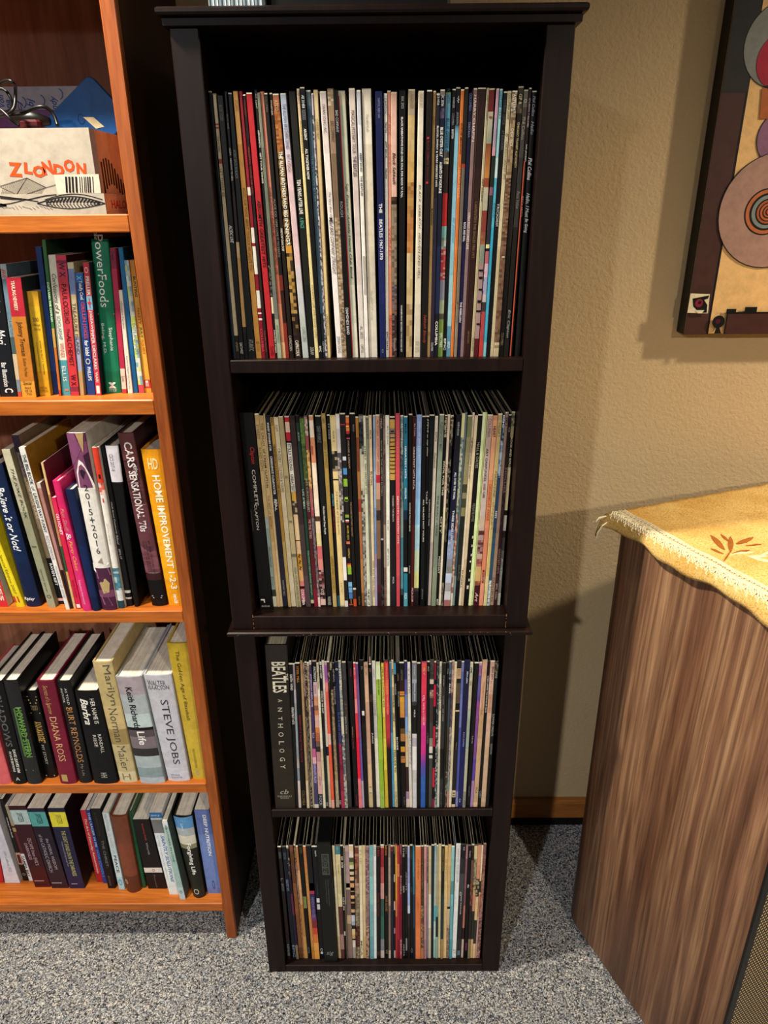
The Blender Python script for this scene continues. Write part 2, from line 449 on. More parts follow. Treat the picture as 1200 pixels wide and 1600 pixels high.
for (ax, ay), (bx, by), wpx, kk in leaves:
    n = 10; d = np.array((bx-ax, by-ay), float); L = np.linalg.norm(d); nr = np.array((-d[1], d[0]))/L
    ring = [np.array((ax, ay))+d*(i/n)+nr*wpx*.8*math.sin(math.pi*(i/n))**.8 for i in range(n+1)] + [np.array((ax, ay))+d*(i/n)-nr*wpx*.8*math.sin(math.pi*(i/n))**.8 for i in range(n-1, 0, -1)]
    P = [to_loc(PZ(q[0], q[1], ZC+.4)) for q in ring]
    cc = tuple(np.mean(P, 0))
    m = MB(); m.loft([[(p[0], p[1], cloth_z(p[0], p[1])+.26) for p in P], [(p[0], p[1], cloth_z(p[0], p[1])+.36) for p in P],
                      [((p[0]+cc[0])/2, (p[1]+cc[1])/2, cloth_z(p[0], p[1])+.45) for p in P]])
    tl(m.build('embroidered_leaf', M_LEAFW if kk else M_LEAFB, tc))

# ---------------------------------------------------------------- painting on the wall
PYF = 34.2
x0 = PY(1069, 520, PYF)[0]; z0 = PY(1100, 522, PYF)[2]
pt = tag(empty('abstract_painting', (85, WY, z0)), 'unframed abstract canvas of circles and dark bars hanging on the beige wall', 'painting')
def P2(x, y): q = PY(x, y, PYF); return (q[0], q[2])
zt_ = 190; XR = 122
m = MB(); m.bbox((x0, PYF, z0), (XR, WY-.02, zt_), .15, 'e3b678')
m.build('canvas', MP, pt)
m = MB(); m.box((x0-.04, PYF+.1, z0+.1), (x0, WY-.1, zt_-.1), '1c1514'); m.box((x0, PYF+.1, z0-.04), (XR, WY-.1, z0), '2a1713'); m.build('painted_edge', MP, pt)
lay = [PYF-.01]
def motif(pts, col, px=True):
    m = MB(); q = [P2(*p) for p in pts] if px else pts
    m.poly(q, lay[0]+.005, .025, col); lay[0] -= .02
    return m.build('painted_motif', MP, pt)
def disc(cx, cy, r, col, sq=1.0, clip=None):
    c = P2(cx, cy); rr = abs(P2(cx+r, cy)[0]-c[0])
    return motif([(c[0]+rr*math.cos(a), c[1]+rr*sq*math.sin(a)) for a in [2*math.pi*i/40 for i in range(40)]], col, False)
bar = lambda xa, xb, za, zb, col: motif([(xa, za), (xb, za), (xb, zb), (xa, zb)], col, False)
xb_ = P2(1103, 520)[0]
ztop = P2(1130, 145)[1]
bar(x0+.02, xb_+.4, z0+.02, zt_-.05, '171312')
bar(x0+.05, xb_, z0+.05, ztop, '54332c')
bar(x0+.05, xb_+.2, ztop, zt_-.1, '33312f')
disc(1222, 70, 60, '1a1816'); disc(1222, 70, 59, '83847f'); disc(1222, 215, 40, '1a1816'); disc(1222, 215, 39, '8a5f78')
motif([(1190, 138), (1240, 138), (1240, 186), (1186, 186)], 'b05f2e'); disc(1222, 95, 40, 'a81f36')
motif([(1193, 135), (1204, 132), (1204, 142)], '1a1420')
disc(1206, 330, 84, '1c1614'); disc(1206, 330, 82.8, 'a98474')
for r, c in ((34, '201a1c'), (32, 'b8663a'), (27, '201a1c'), (24, '7d8580'), (19, '1d191b'), (17, 'a8562c'), (14, '241a18'), (12.5, 'b86034'), (9.5, '241a18'), (8, 'a85a34'), (5.5, '241a18'), (4, 'c05038')):
    disc(1196+(34-r)*.12, 331, r, c)
bar(P2(1132, 500)[0], XR-.1, z0+.05, P2(1150, 487)[1], '15110f'); bar(P2(1134, 500)[0], XR-.1, z0+.1, P2(1150, 490)[1], '54302a')
bar(P2(1133, 485)[0], P2(1148, 485)[0], P2(1140, 489)[1], P2(1140, 482)[1], '15110f'); bar(P2(1161, 485)[0], P2(1180, 485)[0], P2(1170, 489)[1], P2(1170, 479)[1], '15110f')
motif([(1077, 458), (1107, 459), (1104, 489), (1072, 488)], 'd8cba8')
motif([(1080, 466), (1106, 461), (1104, 466), (1098, 468), (1103, 476), (1102, 488), (1090, 488), (1081, 478)], '15110f'); disc(1090, 473, 6.2, '8a2038'); disc(1091, 472, 2.5, '2a0a14')
motif([(1084, 484), (1098, 484), (1094, 489), (1088, 489)], 'd8cba8')
disc(1120, 502, 9.5, '191313'); disc(1119, 501, 4, '5a1a2c'); motif([(1117, 510), (1121, 510), (1124, 520), (1113, 520)], '15110f')

# ---------------------------------------------------------------- sleeves, boxes and books
PAL = dict(black='151413', charcoal='383634', grey='7e7e7c', silver='b6b6b4', white='e8e4da', cream='d9caa2', tan='b9935f', brown='6b4529', red='b92a2b', maroon='5a1c22', crimson='c4224f', coral='e2604f', salmon='e29a78', orange='da7a32', gold='c79f3f', yellow='e2d24e', lime='9bb83a', olive='56552f', green='2c7c46', sage='9aa28a', teal='2b8089', aqua='8fc3c6', sky='88b6e0', blue='2f5fa8', navy='20244c', slate='46566a', purple='6a3b92', lavender='b1a2c9', mauve='8d6d72', pink='e2b3b0', magenta='cc3088')
PAL = {k: (int(v[:2], 16), int(v[2:4], 16), int(v[4:], 16)) for k, v in PAL.items()}
def cname(h):
    c = tuple(int(h[i:i+2], 16) for i in (0, 2, 4))
    return min(PAL, key=lambda k: sum((a-b)**2 for a, b in zip(c, PAL[k])))
ORD = ['', 'directly', 'second', 'third', 'fourth', 'fifth', 'sixth', 'seventh', 'eighth', 'ninth', 'tenth', 'eleventh', 'twelfth', 'thirteenth', 'fourteenth', 'fifteenth']

def parse_bands(spec, it, ycv):
    """-> list of (z_top, z_bot, colour_top, colour_bottom or list for a mottle)"""
    toks = spec.split(); out = []
    for t in toks:
        if ':' in t: a, c = t.split(':', 1); z = it['zof'](ycv(a))
        else: c = t; z = it['zt']
        out.append([min(z, it['zt']), c])
    res = []
    for i, (z, c) in enumerate(out):
        z2 = out[i+1][0] if i+1 < len(out) else it['zb']
        if z2 >= z-.01: continue
        res.append((z, z2, c))
    return res

def edges(it, z):
    t = (z-it['zb'])/(it['zt']-it['zb'])
    return it['l0']+(it['l1']-it['l0'])*t, it['r0']+(it['r1']-it['r0'])*t
def settle(items, lo=None, hi=None):
    """neighbours may touch but never run through one another"""
    for a, b in zip(items, items[1:]):
        for end in (0, 1):
            zc = max(a['zb'], b['zb']) if end == 0 else min(a['zt'], b['zt'])
            ra = edges(a, zc)[1]; lb = edges(b, zc)[0]
            if ra > lb-.02:
                # give way where there is width to spare
                wa = ra-edges(a, zc)[0]; wb = edges(b, zc)[1]-lb
                mid = (ra+lb)/2 if abs(wa-wb) < .8 else (lb if wa > wb else ra)
                mid = min(max(mid, edges(a, zc)[0]+.14), edges(b, zc)[1]-.14)
                da, db = mid-.01-ra, mid+.01-lb
                if end == 1: da *= (a['zt']-a['zb'])/max(zc-a['zb'], 1); db *= (b['zt']-b['zb'])/max(zc-b['zb'], 1)
                k = 'r0' if end == 0 else 'r1'; a[k] += da
                k = 'l0' if end == 0 else 'l1'; b[k] += db
    if lo is not None:
        for a in items:
            for k in ('l0', 'l1'): a[k] = max(a[k], lo)
            for k in ('r0', 'r1'): a[k] = min(a[k], hi)
    for a in items:
        a['r0'] = max(a['r0'], a['l0']+.12); a['r1'] = max(a['r1'], a['l1']+.12)

def soft(h, mean, k=.42): return ''.join('%02x' % int(int(h[i:i+2], 16)*(1-k)+mean[i//2]*k) for i in (0, 2, 4))
def spine(m, it, bands, y, ch, bulge=0.0, seed=0, nseg=1):
    """front face of a spine as coloured bands between its two leaning edges"""
    rr = random.Random(seed)
    def row(z):
        L, R = edges(it, z); c = min(ch, (R-L)*.3)
        pts = [(L, y+c, z)]
        for k in range(nseg+1):
            t = k/nseg; pts.append((L+c*(1-bulge*0)+(R-L-2*c)*t, y-bulge*(1-(2*t-1)**2), z))
        pts.append((R, y+c, z)); return pts
    for z1, z2, c in bands:
        if c[0] == '~':
            cols = c[1:].split(','); cell = .22 if len(cols) > 3 else .34
            if '*' in cols[0]: f, cols[0] = cols[0].split('*'); cell *= float(f)
            mean = [sum(int(h[i:i+2], 16) for h in cols)/len(cols) for i in (0, 2, 4)]
            n = max(1, int((z1-z2)/cell)); zs = [z1+(z2-z1)*k/n for k in range(n+1)]
            for k in range(n):
                A, B = row(zs[k]), row(zs[k+1])
                ma = [(A[1][i]*.5+A[-2][i]*.5) for i in range(3)]; mb_ = [(B[1][i]*.5+B[-2][i]*.5) for i in range(3)]
                q = [soft(rr.choice(cols), mean) for _ in range(2)]
                f = rr.uniform(.3, .7)
                A2 = [A[0], A[1], ma, A[-2], A[-1]]; B2 = [B[0], B[1], mb_, B[-2], B[-1]]
                for i in range(4): m.quad(B2[i], B2[i+1], A2[i+1], A2[i], q[0] if i < 2 else q[1])
        else:
            ca, cb = (c.split('>')+[c])[:2] if '>' in c else (c, c)
            A, B = row(z1), row(z2)
            for i in range(len(A)-1): m.quad(B[i], B[i+1], A[i+1], A[i], (cb, cb, ca, ca) if ca != cb else ca)

def letter(it, texts, y, parent, bulge=0.0, name='spine_lettering'):
    if not texts: return
    for zt, zb, colr, txt, a0, a1 in texts:
        m = MB()
        bold = ital = stack = horiz = False
        while txt and txt[0] in '*/^=' and len(txt) > 1:
            if txt[0] == '*': bold = True
            elif txt[0] == '/': ital = True
            elif txt[0] == '^': stack = True
            else: horiz = True
            txt = txt[1:]
        def put(a, z):
            L, R = edges(it, z); t = min(max(a, 0), 1)
            return (L+(R-L)*a, y-bulge*(1-(2*t-1)**2)-.035, z)
        if txt == '[]':
            m.quad(put(a0, zb), put(a1, zb), put(a1, zt), put(a0, zt), colr); m.build('printed_block', MP, parent, it['org']); continue
        if txt[0] == '[' and len(txt) > 4:
            P = [[float(c) for c in q.split(',')] for q in txt[1:-1].split()]
            m.add([put(a0+(a1-a0)*p[0], zt-(zt-zb)*p[1]) for p in P], [tuple(range(len(P)))], colr); m.build('printed_facet', MP, parent, it['org']); continue
        if stack:
            n = len(txt); st = (zt-zb)/n
            for i, chh in enumerate(txt):
                if chh == ' ': continue
                v, fs = glyphs(chh, bold, ital); k = min(1, _asp[(chh, bold, ital)]/.72)
                m.add([put((a0+a1)/2+(a1-a0)*(p[0]-.5)*k, zt-st*(i+.12)-st*.76*(1-p[1])) for p in v], fs, colr)
            m.build(name, MP, parent, it['org']); continue
        v, fs = glyphs(txt, bold, ital)
        if horiz: m.add([put(a0+(a1-a0)*p[0], zb+(zt-zb)*p[1]) for p in v], fs, colr)
        else: m.add([put(a0+(a1-a0)*p[1], zt-(zt-zb)*p[0]) for p in v], fs, colr)
        m.build(name, MP, parent, it['org'])

def parse_texts(spec, it, ycv):
    out = []
    for t in spec.split(';'):
        t = t.strip()
        if not t: continue
        p = t.split(None, 3); a0, a1 = .2, .8
        colr = p[2]
        if '@' in colr: colr, ab = colr.split('@'); a0, a1 = [float(q) for q in ab.split(',')]
        out.append((it['zof'](ycv(p[0])), it['zof'](ycv(p[1])), colr, p[3], a0, a1))
    return out

def main_colour(bands):
    tot = {}
    for z1, z2, c in bands:
        c = c[1:].split(',')[0].split('*')[-1] if c[0] == '~' else c.split('>')[0]
        tot[c] = tot.get(c, 0)+z1-z2
    return sorted(tot, key=lambda k: -tot[k])

PAPER = ['cfc3a4', 'd9cdb0', 'bfae8c', '8a7c66', '6a6054', '4a443c', '8f8676']
def sleeve(it, bands, texts, name, D=30.9, solid=False):
    y = it['y']; m = MB(); r = random.Random(it['seed'])
    zb, zt = it['zb'], it['zt']; org = it['org'] = ((it['l0']+it['r0'])/2, y, zb)
    mc = main_colour(bands)[0]
    bv = 0 if solid else .16
    spine(m, it, [(min(a, zt-bv), b, c) for a, b, c in bands if b < zt-bv-.01], y, .05, seed=it['seed'])
    L0, R0 = edges(it, zb); L1, R1 = edges(it, zt); t = .05; wd = min(R0-L0, R1-L1)
    yb = y+D
    sc = mc
    c = .05 if wd > .2 else .03
    m.quad((L0, yb, zb), (L0, y+c, zb), (L1, y+c, zt), (L1, yb, zt), sc)
    m.quad((R0, y+c, zb), (R0, yb, zb), (R1, yb, zt), (R1, y+c, zt), sc)
    edge = r.choice(PAPER); cap = r.choice(['e6dcc4', 'd8ccac', 'cfc3a4', edge]) if not solid else mc
    m.quad((L0, yb, zb), (R0, yb, zb), (R0, y+c, zb), (L0, y+c, zb), '1a1612')
    m.quad((R0, yb, zb), (L0, yb, zb), (L1, yb, zt), (R1, yb, zt), '2a241e')
    if bv:
        Lb, Rb = edges(it, zt-bv); cf = min(.05, (Rb-Lb)*.3); cw = r.choice(['f0e8d2', 'e6dcc0', 'ddd2b4', mc]) if r.random() < .75 else mc
        m.quad((Lb+cf, y, zt-bv), (Rb-cf, y, zt-bv), (R1, y+.14, zt), (L1, y+.14, zt), cw)
        m.add([(Lb, y+cf, zt-bv), (Lb+cf, y, zt-bv), (L1, y+.14, zt)], [(0, 1, 2)], cw)
        m.add([(Rb-cf, y, zt-bv), (Rb, y+cf, zt-bv), (R1, y+.14, zt)], [(0, 1, 2)], cw)
        c = .14
    if solid or wd < .24:
        if bv: m.quad((L1, y+c, zt), (R1, y+c, zt), (R1, yb, zt), (L1, yb, zt), edge)
        else: m.add([(L1, y+c, zt), (L1+c, y, zt), (R1-c, y, zt), (R1, y+c, zt), (R1, yb, zt), (L1, yb, zt)], [(0, 1, 2, 3, 4, 5)], mc)
    else:
        tt = c+t*1.6
        m.quad((L1, y+c, zt), (R1, y+c, zt), (R1-t, y+tt, zt), (L1+t, y+tt, zt), cap)
        m.quad((L1, y+c, zt), (L1+t, y+tt, zt), (L1+t, yb, zt), (L1, yb, zt), edge)
        m.quad((R1-t, y+tt, zt), (R1, y+c, zt), (R1, yb, zt), (R1-t, yb, zt), edge)
        zi = zt-.9-r.random()*.6; ins = r.choice(['0b0a0a', '0b0a0a', '0b0a0a', '3a342c', '8a8272'])
        m.quad((L1+t, y+tt, zi), (R1-t, y+tt, zi), (R1-t, yb, zi), (L1+t, yb, zi), ins)
        m.quad((L1+t, y+tt, zi), (L1+t, yb, zi), (L1+t, yb, zt), (L1+t, y+tt, zt), '26211c')
        m.quad((R1-t, yb, zi), (R1-t, y+tt, zi), (R1-t, y+tt, zt), (R1-t, yb, zt), '26211c')
        m.quad((R1-t, y+tt, zi), (L1+t, y+tt, zi), (L1+t, y+tt, zt), (R1-t, y+tt, zt), '26211c')
    ob = m.build(name, MP, None, org)
    letter(it, texts, y, ob)
    return ob

def book(it, bands, texts, name, D=16.0, hard=True, cover=None, pages='e4ddcc', bulge=None):
    y = it['y']; zb, zt = it['zb'], it['zt']; org = it['org'] = ((it['l0']+it['r0'])/2, y, zb)
    wd = min(it['r0']-it['l0'], it['r1']-it['l1'])
    bl = (min(.28, wd*.12) if hard else 0.0) if bulge is None else bulge
    y = y+bl; it2 = it
    m = MB(); mc = cover or main_colour(bands)[0]
    ns = 6 if bl else 1; ch = .12 if hard else .05
    spine(m, it, bands, y, min(ch, wd*.2), bl, it['seed'], ns)
    t = min(.28 if hard else .07, wd*.2); yb = y+D
    L0, R0 = edges(it, zb); L1, R1 = edges(it, zt); c = min(ch, wd*.2)
    for (a0, a1, b0, b1, s) in ((L0, L0+t, L1, L1+t, 0), (R0-t, R0, R1-t, R1, 1)):
        lo = [(a0, y+c*(s == 0), zb), (a1, y+c*(s == 1), zb), (a1, yb, zb), (a0, yb, zb)]
        hi = [(b0, y+c*(s == 0), zt), (b1, y+c*(s == 1), zt), (b1, yb, zt), (b0, yb, zt)]
        m.loft([lo, hi], mc)
    # inside and top edge of the spine strip
    k = t if hard else .06
    top = [(L1+c, y, zt)] + [(L1+c+(R1-L1-2*c)*q/6, y-bl*(1-(2*q/6-1)**2), zt) for q in range(1, 6)] + [(R1-c, y, zt)]
    inn = [(L1+(R1-L1)*q/6 if 0 < q < 6 else (L1+t if q == 0 else R1-t), y+k-bl*.6*(1-(2*q/6-1)**2), zt) for q in range(7)]
    n = len(top)
    m.add(top+inn, [(i, i+1, n+i+1, n+i) for i in range(n-1)], mc)
    for q in range(n-1):
        a, b = inn[q], inn[q+1]; m.quad((b[0], b[1], zt-1.2), (a[0], a[1], zt-1.2), a, b, mc)
    ob = m.build(name, MP, None, org)
    # page block with fine page lines
    g = .32 if hard else .02
    p = MB(); rr = random.Random(it['seed'])
    e0 = edges(it, zb+g); e1 = edges(it, zt-g); npg = max(3, int(wd/.14))
    cs = [pages, pages, soft(pages, (150, 140, 120), .14), soft(pages, (255, 250, 240), .25)]
    yf = y+k+.02
    for q in range(npg):
        f0, f1 = q/npg, (q+1)/npg
        X = lambda e, f: e[0]+t+(e[1]-e[0]-2*t)*f
        dz = rr.uniform(-.03, .03) if not hard else rr.uniform(-.015, .015)
        lo = [(X(e0, f0), yf, zb+g), (X(e0, f1), yf, zb+g), (X(e0, f1), yb-g, zb+g), (X(e0, f0), yb-g, zb+g)]
        hi = [(X(e1, f0), yf-bl*.5*(1-(2*f0-1)**2), zt-g+dz), (X(e1, f1), yf-bl*.5*(1-(2*f1-1)**2), zt-g+dz), (X(e1, f1), yb-g, zt-g+dz), (X(e1, f0), yb-g, zt-g+dz)]
        p.loft([lo, hi], rr.choice(cs))
    p.build('page_block', MP, ob, org)
    letter(it, texts, y, ob, bl)
    return ob

def run_records(data, zb, zt, ypt, ypb, ydef, shelf):
    u = l = None; items = []
    for line in data.strip().split('\n'):
        line = line.strip()
        if not line: continue
        if line[0] == '@':
            v = [float(q) for q in line[1:].split()]; u, l = v[:3], v[3:6]; continue
        f = [q.strip() for q in line.split('|')]+['']*4
        if f[2].startswith('L='): f[2], f[3] = '', f[2]
        def ycv(t, u=u, l=l):
            return u[1]+float(t[1:])/u[2] if t[0] == 'u' else (l[1]+float(t[1:])/l[2] if t[0] == 'l' else float(t))
        a = [float(q) for q in f[0].split()]; fl = dict(q.split('=', 1) for q in f[3].split(',') if '=' in q)
        sd = len(items)+int(zb)*100; r = random.Random(sd)
        y = float(fl.get('y', ydef+r.uniform(-.12, .12)))
        pt, pb = float(fl.get('pt', ypt)), float(fl.get('pb', ypb))
        it = dict(seed=sd, y=y, zb=zb, f=f, fl=fl, ycv=ycv,
                  l1=PY(u[0]+a[0]/u[2], pt, ydef)[0], r1=PY(u[0]+a[1]/u[2], pt, ydef)[0],
                  l0=PY(l[0]+a[2]/l[2], pb, ydef)[0], r0=PY(l[0]+a[3]/l[2], pb, ydef)[0])
        it['zt'] = PY(600, float(fl['t']), y)[2] if 't' in fl else zt+r.uniform(-.3, .3)+float(fl.get('dz', 0))
        xm = (u[0]+a[0]/u[2]+l[0]+a[2]/l[2])/2
        it['zof'] = lambda yp, xm=xm, y=y: PY(xm, yp, y)[2]
        items.append(it)
    settle(items, -19.78, 19.78)
    marks = [(i, it['fl']['L']) for i, it in enumerate(items) if 'L' in it['fl']]
    used = set()
    for i, it in enumerate(items):
        bands = parse_bands(it['f'][1], it, it['ycv']); texts = parse_texts(it['f'][2], it, it['ycv'])
        kind = it['fl'].get('K', 'record_sleeve')
        if kind == 'hardcover_book': ob = book(it, bands, texts, kind, 27, True, None, 'a89a80', .02)
        else: ob = sleeve(it, bands, texts, kind, solid=(kind != 'record_sleeve'))
        if 'N' in it['fl']:
            tag(ob, it['fl']['N'].replace('_', ' '), it['fl'].get('C', 'box')); continue
        mcs = main_colour(bands); mott = any(b[2][0] == '~' for b in bands)
        names = []
        for c in mcs[:4]:
            n = cname(c)
            if n not in names: names.append(n)
        look = ' and '.join(names[:2])
        prt = ' with '+cname(texts[0][2])+' print' if texts and cname(texts[0][2]) not in names[:2] else ''
        wd = it['r0']-it['l0']; size = 'thin ' if wd < .42 else ('wide ' if wd > .75 else '')
        if 'L' in it['fl']: lab = f"{it['fl']['L'].replace('_', ' ')} record sleeve on the {shelf}"
        else:
            j, nm = min(marks, key=lambda q: abs(q[0]-i)); k = abs(i-j); side = 'right' if i > j else 'left'
            pos = f"{ORD[k]} {side} of the {nm.replace('_', ' ')} one, {shelf}"
            for lead in (f"{size}{'mottled ' if mott else ''}{look} record{prt}", f"{size}{look} record{prt}", f"{look} record{prt}", f"{look} record", f"{names[0]} record"):
                lab = f"{lead}, {pos}"
                if len(lab.split()) <= 16: break
        tag(ob, lab, 'record', f"record sleeves on the {shelf.replace(' shelf', '')} record shelf")
        assert lab not in used, lab
        used.add(lab)

def run_books(data, zb, zmax, group):
    ox, oy, s = 0, 0, 1
    items = []
    for line in data.strip().split('\n'):
        line = line.strip()
        if not line: continue
        if line[0] == '@': ox, oy, s = [float(q) for q in line[1:].split()]; continue
        f = [q.strip() for q in line.split('|')]+['']*6
        a = [float(q) for q in f[0].split()]     # tl tr ytop bl br ybot (crop units)
        fl = dict(q.split('=', 1) for q in f[3].split(',') if '=' in q)
        ycv = lambda t, oy=oy, s=s: oy+float(t)/s
        xb = (a[3]+a[4])/2/s+ox; yb = oy+a[5]/s
        y = float(fl['y']) if 'y' in fl else max(PZ(xb, yb, zb)[1], FY+.15)
        xt = (a[0]+a[1])/2/s+ox
        it = dict(seed=len(items)+int(zb)*77, y=y, zb=zb+.02, f=f, fl=fl, ycv=ycv,
                  l1=PY(ox+a[0]/s, oy+a[2]/s, y)[0], r1=PY(ox+a[1]/s, oy+a[2]/s, y)[0],
                  l0=PY(ox+a[3]/s, yb, y)[0], r0=PY(ox+a[4]/s, yb, y)[0], zt=min(PY(xt, oy+a[2]/s, y)[2], zmax))
        def zof(yp, xt=xt, yt=oy+a[2]/s, xb=xb, yb=yb, y=y):
            x = xt+(xb-xt)*(yp-yt)/(yb-yt); return PY(x, yp, y)[2]
        it['zof'] = zof
        items.append(it)
    settle(items)
    for it in items:
        bands = parse_bands(it['f'][1], it, it['ycv']); texts = parse_texts(it['f'][2], it, it['ycv']); fl = it['fl']
        D = min(float(fl.get('D', 15)), WY-2.3-it['y'])
        hard = fl.get('K', 'h') == 'h'
        ob = book(it, bands, texts, 'hardcover_book' if hard else 'paperback_book', D, hard, fl.get('c'), fl.get('p', 'e4ddcc'), .55*min(1, (it['r0']-it['l0'])/3) if 'round' in fl else None)
        tag(ob, it['f'][4], 'book', group)

